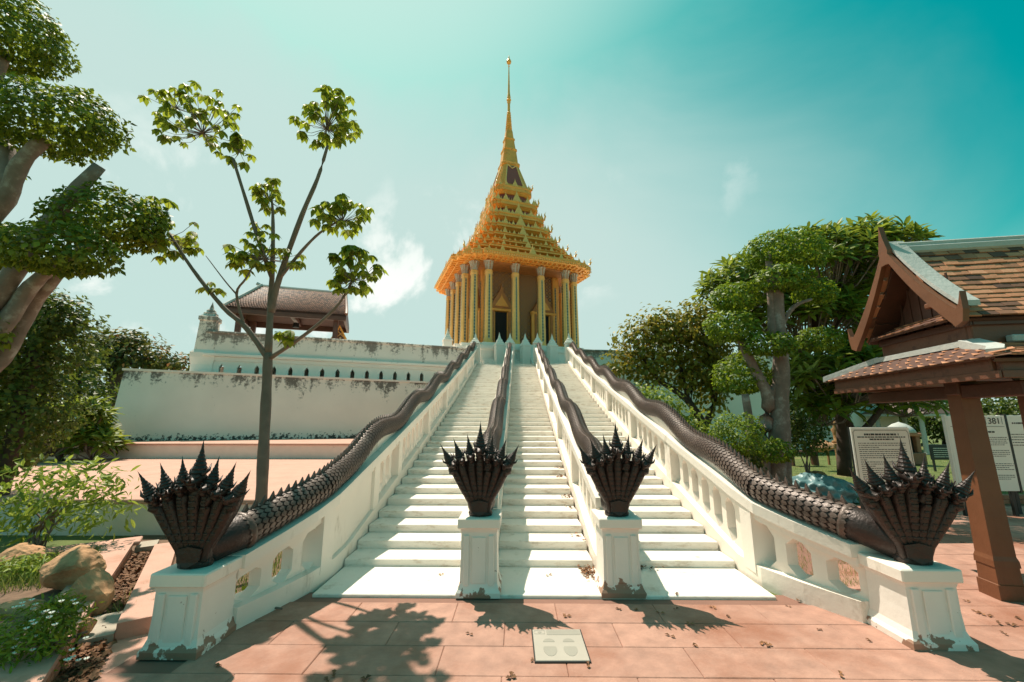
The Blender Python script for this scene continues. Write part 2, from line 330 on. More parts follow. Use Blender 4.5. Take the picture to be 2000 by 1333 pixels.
# ---- staircase
stairs = thing('staircase', 'wide white painted staircase in three flights climbing to the golden temple', 'staircase', (0.23, Y0, 0))
keep(MB().box((.24, 4.88, -.03), (4.62, .80, .10), ch=.008).build('landing', M['step']), stairs)
FL = [(-2.08, -.55), (-.25, .88), (1.22, 2.56)]
for x0, x1 in FL:
    for n in range(NST):
        z0, z1 = zn(n) - .12, zn(n + 1); d = TR + (.06 if n < NST - 1 else 1.5)
        keep(MB().box(((x0 + x1) / 2 + random.uniform(-.002, .002), Y0 + n * TR + d / 2, (z0 + z1) / 2), (x1 - x0, d, z1 - z0), ch=.007).build('step', M['step']), stairs)
# ---- balustrades
def strip(mb, ys, xc, w, lo, hi):
    rings = [[(xc(y) - w / 2, y, lo(y)), (xc(y) + w / 2, y, lo(y)), (xc(y) + w / 2, y, hi(y)), (xc(y) - w / 2, y, hi(y))] for y in ys]
    return mb.loft(rings)
def ztop(y): return zst(y) + .95
def pier_poly(w, gap, h, a):
    return [(-w / 2 - gap / 2, 0), (-w / 2, a), (-w / 2, h - a), (-w / 2 - gap / 2, h), (w / 2 + gap / 2, h), (w / 2, h - a), (w / 2, a), (w / 2 + gap / 2, 0)]
def balustrade(label, xc, y_ped, ped_w, ped_d, cap_z, y_start, sections, name='stair_balustrade', solid=None):
    t = thing(name, label, 'balustrade', (xc(y_ped), y_ped, 0), group='stair balustrades')
    # pedestal: plinth, tapering panelled shaft, cap
    px = xc(y_ped)
    pd = MB()
    def rr(w, d, z): return [(px - w / 2, y_ped - d / 2, z), (px + w / 2, y_ped - d / 2, z), (px + w / 2, y_ped + d / 2, z), (px - w / 2, y_ped + d / 2, z)]
    hz = cap_z - .10
    pd.loft([rr(ped_w * 1.06, ped_d * 1.06, 0), rr(ped_w * 1.06, ped_d * 1.06, .045), rr(ped_w * .97, ped_d * .97, .075), rr(ped_w * .90, ped_d * .90, .12), rr(ped_w * .87, ped_d * .87, hz * .55), rr(ped_w * .87, ped_d * .87, hz - .04), rr(ped_w * .92, ped_d * .92, hz)])
    P = keep(pd.build('pedestal', M['pedestal']), t)
    for s_ in (-1, 1):
        keep(MB().box((px + s_ * ped_w * .30, y_ped - ped_d * .445, hz * .53), (ped_w * .14, .03, hz * .74), ch=.008).build('pilaster', M['pedestal']), t)
    keep(MB().box((px, y_ped - ped_d * .44, hz * .53), (ped_w * .34, .022, hz * .68), ch=.008).build('panel', M['pedestal']), t)
    keep(MB().box((px, y_ped + .01, cap_z - .05), (ped_w * 1.04, ped_d * 1.08, .10), ch=.01).build('cap', M['white']), t)
    yend = YT + .1
    ys = list(np.arange(y_start, yend, .4)) + [yend]
    gz = lambda y: max(zst(y), 0)
    keep(strip(MB(), ys, xc, .30, lambda y: gz(y) - .3, lambda y: gz(y) + .17 + .05 * min(1, max(0, (y - 4) / 3))).build('base_curb', M['white']), t)
    keep(strip(MB(), ys, xc, .34, lambda y: ztop(y) - .11, lambda y: ztop(y)).build('coping', M['white']), t)
    keep(strip(MB(), ys, xc, .25, lambda y: ztop(y) - .19, lambda y: ztop(y) - .108).build('under_rail', M['white']), t)
    # posts and openings
    y = y_start
    for i, (ln, nopen) in enumerate(sections):
        if y + ln > yend: ln = yend - y; nopen = max(1, int(ln / .33))
        lo0 = lambda q: gz(q) + .17 + .05 * min(1, max(0, (q - 4) / 3)) - .02
        if nopen > 0:
            pitch = ln / nopen; gap = pitch * .66; w = pitch - gap
            for k in range(nopen + 1):
                yc = y + k * pitch; half = (k == 0 or k == nopen)
                a0 = yc if k == 0 else yc - w / 2 - gap / 2; a1 = yc if k == nopen else yc + w / 2 + gap / 2
                pts = []
                h = ztop(yc) - .185 - lo0(yc); a = min(.13, h * .25)
                if k > 0: pts += [(-w / 2 - gap / 2, 0), (-w / 2, a), (-w / 2, h - a * 1.1), (-w / 2 - gap / 2, h)]
                else: pts += [(0, 0), (0, h)]
                if k < nopen: pts += [(w / 2 + gap / 2, h), (w / 2, h - a * 1.1), (w / 2, a), (w / 2 + gap / 2, 0)]
                else: pts += [(0, h), (0, 0)]
                mb = MB(); X = xc(yc)
                mb.extr(pts, lambda s_, b, q: (xc(yc + s_) + q, yc + s_, (lo0(yc + s_) if b < h / 2 else ztop(yc + s_) - .185 - h) + b), -.055, .055)
                keep(mb.build('baluster', M['white']), t)
        else:
            yy = np.linspace(y, y + ln, 6)
            keep(strip(MB(), yy, xc, .20, lambda q: lo0(q) - .01, lambda q: ztop(q) - .18).build('panel', M['white']), t)
        y += ln
        if y < yend - .3:
            keep(strip(MB(), [y - .11, y + .11], xc, .29, lambda q: gz(q) + .1, lambda q: ztop(q) - .105).build('post', M['white']), t)
        else: break
    # end post with stepped finial
    yb = yend + .18; zb = ZT - .1; f = MB()
    f.box((xc(yend), yb, zb + .62), (.46, .40, 1.24), ch=.015)
    keep(f.build('end_post', M['white']), t)
    keep(MB().lathe([(.36, 0), (.36, .06), (.27, .10), (.27, .16), (.19, .2), (.19, .25), (.10, .32), (.04, .52), (.0, .62)], 4, (xc(yend), yb, zb + 1.24), math.pi / 4).build('finial', M['white']), t)
    return t
def xl(y): return -2.24 - (.36 * ((4.9 - y) / 1.3) ** 1.3 if y < 4.9 else 0)
def xr(y): return 2.72 + (.66 * ((4.9 - y) / 1.25) ** 1.3 if y < 4.9 else 0)
def xml(y): return -.40
def xmr(y): return 1.05
far = [(2.35, 7)] * 9
BAL = [
    balustrade('white balustrade on the far left of the stairs, flaring out to the left corner pedestal', xl, 3.60, .42, .44, .58, 3.80, [(1.05, 3), (1.5, 0), (1.2, 4)] + far),
    balustrade('white balustrade between the left and middle flights behind its front pedestal', xml, 4.68, .42, .44, .74, 4.9, [(2.35, 7)] * 9),
    balustrade('white balustrade between the middle and right flights behind its front pedestal', xmr, 4.70, .42, .44, .74, 4.92, [(2.35, 7)] * 9),
    balustrade('white balustrade on the far right of the stairs, flaring out to the right corner pedestal', xr, 3.80, .46, .44, .57, 4.0, [(.98, 3)] + far)]
# ================================================================== NAGAS
def torus_ring(mb, c, tdir, r, rr_, seg=20, s2=8):
    t = Vector(tdir).normalized(); a = t.cross(Vector((0, 0, 1))).normalized(); b = a.cross(t); rings = []
    for i in range(seg):
        q = 2 * math.pi * i / seg; d = a * math.cos(q) + b * math.sin(q); ctr = Vector(c) + d * r
        rings.append([ctr + d * (rr_ * math.cos(w)) + t * (rr_ * 1.8 * math.sin(w)) for w in [2 * math.pi * j / s2 for j in range(s2)]])
    return mb.loft(rings, close=True)
CROWN = [(.052, 0), (.060, .012), (.050, .028), (.054, .038), (.042, .056), (.046, .064), (.033, .082), (.037, .090), (.024, .108), (.027, .115), (.016, .135), (.018, .141), (.009, .17), (.010, .176), (.003, .21), (.0, .235)]
def head_mesh():
    mb = MB()
    # skull with a snout towards -Y, brow and jaw
    rings = []
    prof = [(.055, .030, .030, .0), (.035, .050, .045, .012), (.0, .056, .052, .016), (-.035, .050, .044, .008), (-.065, .036, .030, -.004), (-.095, .028, .022, -.006), (-.112, .016, .012, .0)]
    for y, rx, rz, dz in prof: rings.append([(rx * math.cos(q), y, dz + rz * math.sin(q)) for q in [2 * math.pi * j / 12 for j in range(12)]])
    mb.loft(rings)
    for s in (-1, 1):
        mb.tube([(s * .036, -.02, .04), (s * .062, .02, .075), (s * .056, .05, .12)], [.016, .012, .002], 6)      # ear fin
        mb.tube([(s * .03, -.035, .03), (s * .034, -.05, .036), (s * .03, -.066, .028)], [.006, .014, .005], 6)     # eye
        mb.tube([(s * .014, -.105, .002), (s * .03, -.13, .022), (s * .022, -.14, .05)], [.012, .008, .002], 5)    # curled lip
    mb.tube([(0, -.09, -.024), (0, -.05, -.045), (0, .0, -.05)], [.014, .024, .03], 8)                              # jaw
    return mb.mesh('head', True)
HEAD = head_mesh(); HEAD.materials.append(M['bronze'])
CROWN_ME = MB().lathe([(r * .86, z * 1.05) for r, z in CROWN], 14).mesh('crown', False); CROWN_ME.materials.append(M['bronze'])
SPINE = MB(); SPINE.loft([[(-.014, -.04, -.02), (.014, -.04, -.02), (.014, .045, -.02), (-.014, .045, -.02)], [(-.012, -.012, .022), (.012, -.012, .022), (.012, .044, .022), (-.012, .044, .022)], [(-.003, .036, .066), (.003, .036, .066), (.003, .048, .066), (-.003, .048, .066)]])
SPINE = SPINE.mesh('crest_spine'); SPINE.materials.append(M['bronze_body'])
def naga(label, xc, y_ped, cap_z, phase, hood_rz=0.0, hs=1.0, rs=1.0):
    root = thing('naga_statue', label, 'statue', (xc(y_ped), y_ped, cap_z), group='seven-headed naga statues on the stair rails')
    base = Vector((xc(y_ped), y_ped, cap_z))
    LAM = 2.4; ya = y_ped + .08; ye = YT + .15
    def rad(y): return rs * .150 - .042 * min(1, (y - ya) / 14) - (.08 * ((y - ye + 1.2) / 1.2) ** 2 if y > ye - 1.2 else 0)
    def wave(y):
        k = min(1, max(0, (y - 5.0) / 1.2)); return k * .075 * (1 - math.cos(2 * math.pi * (y - 5.3 + phase) / LAM))
    def cz(y): return max(ztop(y), cap_z - .02 if y < y_ped + .3 else -9) + rad(y) * .93 + wave(y)
    def cen(y): return Vector((xc(y), y, cz(y)))
    ys = np.arange(ya + .24, ye, .085)
    keep(MB().tube([cen(y) for y in ys], [rad(y) for y in ys], 18).build('body', M['bronze'], smooth=True), root)
    # white masonry fin under the waves
    yf = np.arange(5.0, ye - .1, .15)
    keep(strip(MB(), yf, xc, .12, lambda y: ztop(y) - .02, lambda y: max(ztop(y) + .005, cz(y) - rad(y) * .75)).build('support_fin', M['white']), root)
    # overlapping scales
    V = []; F = []; rn = []
    y = ya + .27; row = 0
    while y < ye - .3:
        c0 = cen(y); c1 = cen(y + .05); t = (c1 - c0).normalized(); a = t.cross(Vector((0, 0, 1))).normalized(); b = a.cross(t); r = rad(y)
        step = .060 if y < 9 else .10 if y < 13 else .14
        nn = 19 if y < 13 else 11
        for j in range(nn):
            q = 2 * math.pi * (j + .5 * (row % 2)) / nn
            if math.sin(q) < -.80 : continue
            d = a * math.cos(q) + b * math.sin(q); e = -a * math.sin(q) + b * math.cos(q); w = r * math.pi / nn * 1.06; l = step * 1.25
            p = c0 + d * r; o = len(V)
            V += [p + t * l * .55 + d * .001, p + e * w + d * .007 + t * l * .1, p + e * w * .72 + d * .009 - t * l * .32, p + d * .012 - t * l * .55, p - e * w * .72 + d * .009 - t * l * .32, p - e * w + d * .007 + t * l * .1, p + d * .012]
            for k in range(6): F.append((o + 6, o + k, o + (k + 1) % 6))
        y += step; row += 1
    me = fast_mesh('scales', np.array([tuple(v) for v in V]), np.array(F)); me.materials.append(M['bronze_body'])
    tag(keep(link('scales', me), root), kind='stuff')
    # crest along the back: two raised cords and a row of spines
    cord = MB()
    for s in (-1, 1): cord.tube([cen(q) + Vector((s * .05, 0, rad(q) * .95)) for q in ys[2:]], .011, 6)
    keep(cord.build('crest_cord', M['bronze_body'], smooth=True), root)
    y = ya + .30; cnt = 0; far_ = MB()
    while y < ye - .25:
        c0 = cen(y); c1 = cen(y + .03); t = (c1 - c0).normalized(); sl = math.atan2(t.z, t.y); k = rad(y) / .150
        p = c0 + Vector((0, -math.sin(sl), math.cos(sl))) * (rad(y) + .008)
        if cnt < 75:
            keep(inst(SPINE, None, p, (sl, 0, 0), (k, k, k), 'crest_spine'), root)
        else:
            Mx = Matrix.Translation(p) @ Matrix.Rotation(sl, 4, 'X') @ Matrix.Scale(k * 1.6, 4)
            far_.add([Mx @ v.co for v in SPINE.vertices], [tuple(f.vertices) for f in SPINE.polygons])
        y += .088 if cnt < 75 else .11; cnt += 1
    tag(keep(far_.build('crest', M['bronze_body']), root), kind='stuff')
    # neck, collar
    n0 = cen(ya + .26); hb = base + Vector((0, .02, .10))
    keep(MB().tube([n0 + Vector((0, .06, .01)), n0, n0 * .6 + hb * .4 + Vector((0, 0, .015)), hb + Vector((0, .06, .02)), hb + Vector((0, -.06, .03))], [rad(ya) * 1.0, rad(ya) * 1.04, rad(ya) * 1.02, .15, .10], 18).build('neck', M['bronze'], smooth=True), root)
    keep(torus_ring(MB(), n0 + Vector((0, .02, 0)), (cen(ya + .4) - n0), rad(ya) * 1.03, .020).build('collar', M['bronze_body'], smooth=True), root)
    # hood: seven fanned necks over a shield
    Rm = Matrix.Translation(base) @ Matrix.Rotation(hood_rz, 4, 'Z') @ Matrix.Scale(hs, 4)
    fan = [-.90, -.60, -.29, 0, .29, .60, .90]; tops = []
    hoodm = MB()
    shield = []
    prof = [(.00, .105), (.06, .125), (.12, .135), (.2, .155), (.3, .205), (.4, .262), (.48, .300), (.56, .330), (.62, .335)]
    for z, w in prof:
        th = .050 - .02 * z; bow = .10 * (z / .6) ** 2
        ring = []
        for u in np.linspace(-1, 1, 15): ring.append((w * u, -bow * .6 - (1 - u * u) * .035 - th + .045 * u * u, z))
        for u in np.linspace(1, -1, 15): ring.append((w * u, -bow * .6 - (1 - u * u) * .035 + th + .045 * u * u, z))
        shield.append(ring)
    hoodm.loft(shield)
    hood = keep(hoodm.build('hood', M['bronze'], smooth=True), root); hood.data.transform(Rm)
    for i, f in enumerate(fan):
        big = i == 3; hgt = .68 if big else .635 - .085 * abs(f) ** 1.5 * 1.4; tx = f * .345
        pts = [Vector((f * .085, -.035, .02)), Vector((f * .12, -.06, .16)), Vector((tx * .68, -.085, .34)), Vector((tx * .93, -.115, .50)), Vector((tx * 1.02, -.125, hgt - .03)), Vector((tx * 1.05, -.11, hgt + .03))]
        # smooth
        q = []
        for k in range(len(pts) - 1):
            for u in (0, .34, .67): q.append(pts[k].lerp(pts[k + 1], u))
        q.append(pts[-1])
        rr_ = [.036 + .014 * min(1, k / 10) for k in range(len(q))]
        nk = keep(MB().tube(q, rr_, 10).build('neck_ridge', M['bronze'], smooth=True), root); nk.data.transform(Rm)
        if True:   # belly plates down each neck
            pl = MB()
            for k in range(4, 15, 1) if not big else range(3, 15):
                c_ = q[k]; pl.box((c_.x, c_.y - rr_[k] * .86, c_.z), (.040 if not big else .056, .022, .024), ch=.006)
            po = keep(pl.build('belly_plates', M['bronze']), root); po.data.transform(Rm); po['kind'] = 'stuff'
        sc_ = 1.18 if big else .98
        tilt = -f * .66
        hd = inst(HEAD, None, (0, 0, 0), name='head'); hm = Rm @ Matrix.Translation(Vector((tx * 1.06, -.13, hgt + .045))) @ Matrix.Rotation(-f * .5, 4, 'Z') @ Matrix.Rotation(-tilt * .9, 4, 'Y') @ Matrix.Scale(sc_, 4)
        hd.parent = root; hd.matrix_parent_inverse = Matrix.Translation(root.location).inverted(); hd.matrix_basis = hm
        cr = bpy.data.objects.new('crown', CROWN_ME); C.objects.link(cr); cr.parent = hd; cr.location = (0, .012, .045); cr.scale = (1.05, 1.05, 1.05 if big else .98)
    chest = MB().lathe([(.135, .0), (.142, .03), (.128, .06), (.132, .08), (.135, .15), (.15, .19), (.13, .2)], 18)
    ch = keep(chest.build('chest', M['bronze'], smooth=False), root); ch.data.transform(Rm @ Matrix.Diagonal((1, .72, 1, 1)))
    bib = MB().extr([(-.10, .16), (-.085, .06), (0, .015), (.085, .06), (.10, .16), (0, .185)], lambda a, b, q: (a, q - .095 - .012 * (1 - (a / .1) ** 2), b), 0, -.022)
    bo = keep(bib.build('bib_plate', M['bronze']), root); bo.data.transform(Rm)
    return root
naga('dark bronze seven-headed naga on the left corner pedestal, its scaled body along the outer rail', xl, 3.56, .58, 0.0, R(6), .93)
naga('dark bronze seven-headed naga on the pedestal left of the middle flight', xml, 4.62, .74, .5, R(-2), .91, .88)
naga('dark bronze seven-headed naga on the pedestal right of the middle flight', xmr, 4.64, .74, .9, R(2), .91, .88)
naga('dark bronze seven-headed naga on the right corner pedestal beside the wooden post', xr, 3.76, .57, 1.2, R(-14), .95)
# ================================================================== TEMPLE
TA, TCX, TCY = R(20.4), -.65, 28.5
temple = thing('golden_temple', 'golden mondop temple with tall ringed spire at the top of the white stairs', 'temple', (TCX, TCY, 0), TA)
def zrow(a, row):
    k = TCY - a * math.cos(TA); return EYE + k * math.tan(PITCH + math.atan((666.5 - row) / FPX))
ST = [(.66, 1.0), (.66, .945), (.79, .945), (.79, .885), (.885, .885), (.885, .79), (.945, .79), (.945, .66), (1.0, .66)]
def red(a):
    q = [(x * a, -y * a) for x, y in ST]; out_ = []
    for k in range(4):
        c_, s_ = math.cos(k * math.pi / 2), math.sin(k * math.pi / 2); out_ += [(x * c_ - y * s_, x * s_ + y * c_) for x, y in q]
    return out_
def stack(prof, name, m, parent=temple):
    mb = MB(); mb.loft([[(x, y, z) for x, y in red(a)] for a, z in prof]); return mb.build(name, m, parent)
stack([(5.3, 4.3), (5.3, 4.7), (5.15, 4.8), (5.15, 5.5), (5.25, 5.6), (5.25, 5.78), (4.9, 5.8), (4.9, 6.02)], 'plinth', M['white'])
# columns
COLS = [(u, -3.81) for u in (-2.625, -.875, .875, 2.625)] + [(3.43, -3.43)]
colshaft = MB()
def sqr(w, z, ch=.22): h = w / 2; c_ = h * ch * 2; return [(h - c_, -h, z), (h, -h + c_, z), (h, h - c_, z), (h - c_, h, z), (-h + c_, h, z), (-h, h - c_, z), (-h, -h + c_, z), (-h + c_, -h, z)]
colshaft.loft([sqr(.62, 0), sqr(.62, .12), sqr(.54, .16), sqr(.54, .24), sqr(.49, .30), sqr(.41, 4.42), sqr(.46, 4.46), sqr(.46, 4.54), sqr(.41, 4.58), sqr(.46, 4.64), sqr(.40, 4.70)])
colshaft = colshaft.mesh('column'); colshaft.materials.append(M['gold_col'])
capm = MB()
rings = []
for r_, z in ((.20, 4.70), (.20, 4.78), (.23, 4.95), (.27, 5.12), (.34, 5.24), (.30, 5.26)):
    rings.append([(r_ * (1 + (.10 if j % 2 else -.04)) * math.cos(2 * math.pi * j / 24), r_ * (1 + (.10 if j % 2 else -.04)) * math.sin(2 * math.pi * j / 24), z) for j in range(24)])
capm.loft(rings); capm = capm.mesh('capital'); capm.materials.append(M['capital'])
ms = MB(); ms.loft([[(-.05, -.252, .36), (.05, -.252, .36), (.05, -.225, .36), (-.05, -.225, .36)], [(-.04, -.214, 4.38), (.04, -.214, 4.38), (.04, -.19, 4.38), (-.04, -.19, 4.38)]]); ms = ms.mesh('mosaic_strip'); ms.materials.append(M['mosaic'])
for k in range(4):
    for u, v in COLS:
        c_, s_ = math.cos(k * math.pi / 2), math.sin(k * math.pi / 2)
        o = inst(colshaft, temple, (u * c_ - v * s_, u * s_ + v * c_, 6.05), (0, 0, k * math.pi / 2), name='column')
        inst(capm, o, (0, 0, 0), name='capital')
        for q in range(4): inst(ms, o, (0, 0, 0), (0, 0, q * math.pi / 2), name='mosaic_strip')
# cella with pilasters, doors
MB().box((0, 0, 8.7), (5.1, 5.1, 5.4)).build('cella_wall', M['lattice'], temple)
pil = MB().box((0, 0, 2.6), (.34, .34, 5.2), ch=.03).mesh('pilaster'); pil.materials.append(M['gold'])
pst = MB().box((0, -.18, 2.3), (.08, .03, 4.2)).mesh('mosaic_strip'); pst.materials.append(M['mosaic'])
for k in range(4):
    for u in (-2.5, 2.42):
        c_, s_ = math.cos(k * math.pi / 2), math.sin(k * math.pi / 2); v = -2.55
        if abs(u) < 1 and k > 1: continue
        o = inst(pil, temple, (u * c_ - v * s_, u * s_ + v * c_, 6.05), (0, 0, k * math.pi / 2), name='pilaster'); inst(pst, o, (0, 0, 0), name='mosaic_strip')
def flame(n=7, w=1.0, h=1.35):      # stepped flame gable outline
    pts = []
    for i in range(n):
        u = i / n; x = w / 2 * (1 - u) ** .85; z = h * .72 * u
        pts += [(x, z), (x * .90, z + h * .72 / n * .62)]
    pts.append((w * .03, h * .80)); half = pts
    return [(x, z) for x, z in half] + [(0, h)] + [(-x, z) for x, z in reversed(half)]
for k, us in ((0, (-1.45, 1.5)), (3, (-1.45, 1.5))):
    for u in us:
        d = bpy.data.objects.new('door', None)
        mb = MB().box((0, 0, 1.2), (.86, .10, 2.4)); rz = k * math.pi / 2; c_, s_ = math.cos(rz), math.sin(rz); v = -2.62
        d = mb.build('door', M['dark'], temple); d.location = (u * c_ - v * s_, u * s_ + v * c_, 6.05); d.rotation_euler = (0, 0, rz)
        for sx in (-1, 1):
            MB().box((sx * .56, -.08, 1.28), (.20, .26, 2.56), ch=.03).build('jamb', M['gold_red'], d)
            MB().box((sx * .44, -.05, 1.2), (.08, .2, 2.4), ch=.02).build('jamb', M['gold'], d)
            MB().lathe([(.17, 0), (.19, .2), (.12, .3), (.12, 2.4), (.18, 2.5), (.2, 2.6)], 8, (sx * .75, -.1, 0)).build('door_column', M['gold'], d)
        MB().box((0, -.1, 2.52), (1.75, .34, .16), ch=.03).build('lintel', M['gold'], d)
        MB().box((0, -.1, 2.66), (1.55, .30, .12), ch=.03).build('lintel', M['gold_red'], d)
        MB().extr(flame(7, 1.5, 1.55), lambda a, b, q: (a, q, 2.72 + b), -.22, .0).build('pediment', M['gold_red'], d)
        MB().extr(flame(6, .9, .85), lambda a, b, q: (a, q, 2.76 + b), -.27, -.2).build('tympanum', M['gold'], d)
# eave
stack([(4.02, 11.22), (4.02, 11.40)], 'architrave', M['gold_red'])
stack([(4.74, 11.40), (4.80, 11.44), (4.80, 11.56), (4.86, 11.60), (4.86, 11.68), (4.76, 11.70), (4.76, 11.80), (4.60, 11.84), (4.2, 12.05), (3.9, 12.15)], 'eave', M['gold'])
jo = MB()
for k in range(4):
    c_, s_ = math.cos(k * math.pi / 2), math.sin(k * math.pi / 2); rot = Matrix.Rotation(k * math.pi / 2, 4, 'Z')
    for i in range(25):
        u = -3.9 + i * .325; vmax = 4.70 if abs(u) < 3.1 else 4.42 if abs(u) < 3.75 else 4.15
        jo.box(None, (.09, vmax - 2.7, .10), M=rot @ Matrix.Translation((u, -(vmax + 2.7) / 2, 11.36)))
    for v in (3.1, 3.5, 4.0, 4.4): jo.box(None, (6.2 if v > 4.2 else 7.0, .07, .07), M=rot @ Matrix.Translation((0, -v, 11.345)))
tag(jo.build('soffit_joists', M['gold'], temple), kind='stuff')
dr = MB()
for k in range(4):
    rot = Matrix.Rotation(k * math.pi / 2, 4, 'Z')
    for a, zz, n in ((4.86, 11.60, 60),):
        for i in range(n):
            u = -.94 * a + 1.88 * a * i / (n - 1); au = abs(u) / a; v = a * (1.0 if au < .66 else .945 if au < .79 else .885 if au < .885 else .79)
            dr.box(None, (.06, .05, .10), M=rot @ Matrix.Translation((u, -v - .01, zz - .1)))
tag(dr.build('eave_drops', M['gold_pale'], temple), kind='stuff')
# tiers
AFX = MB(); AFX.extr(flame(6, 1, 1.30), lambda a, b, q: (a, q + .12 * b, b), -.05, .05); AFX.extr(flame(5, .62, .8), lambda a, b, q: (a, q + .12 * b, b + .05), -.09, -.04)
AFX = AFX.mesh('antefix'); AFX.materials.append(M['gold_pale'])
tiers = [(3.95, 484), (3.5, 473), (3.05, 459), (2.62, 441), (2.22, 419), (1.84, 393.5), (1.47, 364)]
zprev, aprev = 11.84, 4.7
lev = [(4.72, 11.82)]
teeth = MB()
for a, row in tiers:
    z = zrow(a, row); gap = z - zprev
    stack([(a * .80, zprev - .05), (a * .80, z - gap * .30)], 'tier_drum', M['maroon'] if a < 3 else M['gold_red'])
    stack([(a * .86, z - gap * .42), (a * .96, z - gap * .30), (a, z - gap * .28), (a, z - gap * .14), (a * .97, z - gap * .12), (a * 1.0, z - gap * .04), (a * 1.0, z), (a * .90, z + .03), (a * .82, z + .10)], 'tier_cornice', M['gold'])
    for k in range(4):
        rot = Matrix.Rotation(k * math.pi / 2, 4, 'Z')
        n = int(a * 9)
        for i in range(n):
            u = a * .8 * (-1 + 2 * i / (n - 1)); teeth.loft([[rot @ Vector((u + dx, -a * .83 + dy, zprev + .02)) for dx, dy in ((-.06, -.03), (.06, -.03), (.06, .03), (-.06, .03))], [rot @ Vector((u + dx, -a * .83 + dy, zprev + gap * .40)) for dx, dy in ((-.008, -.008), (.008, -.008), (.008, .008), (-.008, .008))]])
    lev.append((a, z)); zprev, aprev = z, a
tag(teeth.build('tier_teeth', M['gold_pale'], temple), kind='stuff')
for i, (a, z) in enumerate(lev):
    nxt = lev[i + 1][1] if i + 1 < len(lev) else z + 1.3
    hgt = min(.60, max(.40, (nxt - z) * .58)) if i < len(lev) - 1 else .42
    for k in range(4):
        c_, s_ = math.cos(k * math.pi / 2), math.sin(k * math.pi / 2)
        spots = [(0, .985, 1.25), (.42, .985, .80), (-.42, .985, .80), (.21, .985, .5), (-.21, .985, .5), (.60, .985, .5), (-.60, .985, .5), (.105, .985, .36), (-.105, .985, .36), (.315, .985, .36), (-.315, .985, .36), (.51, .985, .36), (-.51, .985, .36), (.72, .93, .7), (-.72, .93, .7), (.835, .87, .75), (-.835, .87, .75)]
        if a < 2.2: spots = [(0, .985, 1.2), (.45, .985, .8), (-.45, .985, .8), (.74, .93, .75), (-.74, .93, .75), (.85, .86, .7), (-.85, .86, .7)]
        for su, sv, sz in spots:
            u, v = su * a, -sv * a; h = hgt * sz; w = min(h * .95, a * .42)
            inst(AFX, temple, (u * c_ - v * s_, u * s_ + v * c_, z - .01), (0, 0, k * math.pi / 2), (w, h * .8, h), 'antefix')
    for k in range(4):     # corner horns
        c_, s_ = math.cos(k * math.pi / 2), math.sin(k * math.pi / 2); x, y = .90 * a, -.90 * a; X, Y_ = x * c_ - y * s_, x * s_ + y * c_; d = Vector((X, Y_, 0)).normalized()
        hn = MB().tube([Vector((X, Y_, z)), Vector((X, Y_, z + hgt * .4)) + d * .10, Vector((X, Y_, z + hgt * .75)) + d * .05, Vector((X, Y_, z + hgt * 1.05)) + d * .16], [.09, .07, .04, .005], 6); hn.build('corner_horn', M['gold_pale'], temple)
# bell, panels, spire
zt = lev[-1][1]; zb1 = zrow(.6, 320)
stack([(1.38, zt - .05), (1.38, zt + .12), (1.28, zt + .18), (.66, zb1 - .12), (.72, zb1 - .08), (.72, zb1)], 'bell', M['gold'])
for k in range(4):
    rot = Matrix.Rotation(k * math.pi / 2, 4, 'Z')
    def bell_pt(t, hw, o):
        a = 1.28 + (.66 - 1.28) * t; z = zt + .18 + (zb1 - .12 - zt - .18) * t; return rot @ Vector((hw, -a - o, z))
    mb = MB(); mb.loft([[bell_pt(.04, -.64, .02), bell_pt(.04, .64, .02), bell_pt(.04, .64, -.1), bell_pt(.04, -.64, -.1)], [bell_pt(.93, -.34, .02), bell_pt(.93, .34, .02), bell_pt(.93, .34, -.1), bell_pt(.93, -.34, -.1)]])
    p = mb.build('panel', M['maroon'], temple)
    fr = MB()
    for sx in (-1, 1): fr.tube([bell_pt(.03, sx * .68, .03), bell_pt(.94, sx * .37, .03)], .045, 6)
    fr.tube([bell_pt(.94, -.3, .03), bell_pt(.80, 0, .03), bell_pt(.94, .3, .03)], .05, 6); fr.build('panel_frame', M['gold_pale'], temple)
zc = [zrow(0, r) for r in (320, 300, 278, 258)]
stack([(.72, zb1), (.74, zb1 + .08), (.62, zb1 + .18), (.50, zc[1]), (.55, zc[1] + .05), (.55, zc[1] + .14), (.46, zc[1] + .2), (.36, zc[2]), (.41, zc[2] + .05), (.41, zc[2] + .13), (.33, zc[2] + .2), (.25, zc[3])], 'spire_base', M['gold'])
prof = []
z0, z1 = zrow(0, 258), zrow(0, 219)
for i in range(9):
    r_ = .27 - .014 * i; z = z0 + (z1 - z0) * i / 9; h = (z1 - z0) / 9; prof += [(r_ * .72, z), (r_, z + h * .25), (r_, z + h * .5), (r_ * .72, z + h * .8)]
z2, z3, z4, z5 = zrow(0, 196), zrow(0, 188), zrow(0, 131), zrow(0, 127)
prof += [(.11, z1), (.10, z2 - .35), (.15, z2 - .2), (.12, z2 - .1), (.19, z2), (.12, z2 + .1), (.15, z2 + .22), (.10, z3 + .2), (.085, z3 + .4), (.035, z4), (.07, z4 + .05), (.03, z4 + .12), (.03, z5 + .05), (.16, z5 + .15), (.20, z5 + .30), (.13, z5 + .48), (.05, z5 + .6), (.05, z5 + .7), (.0, z5 + .95)]
MB().lathe(prof, 20).build('spire', M['gold'], temple, smooth=False)
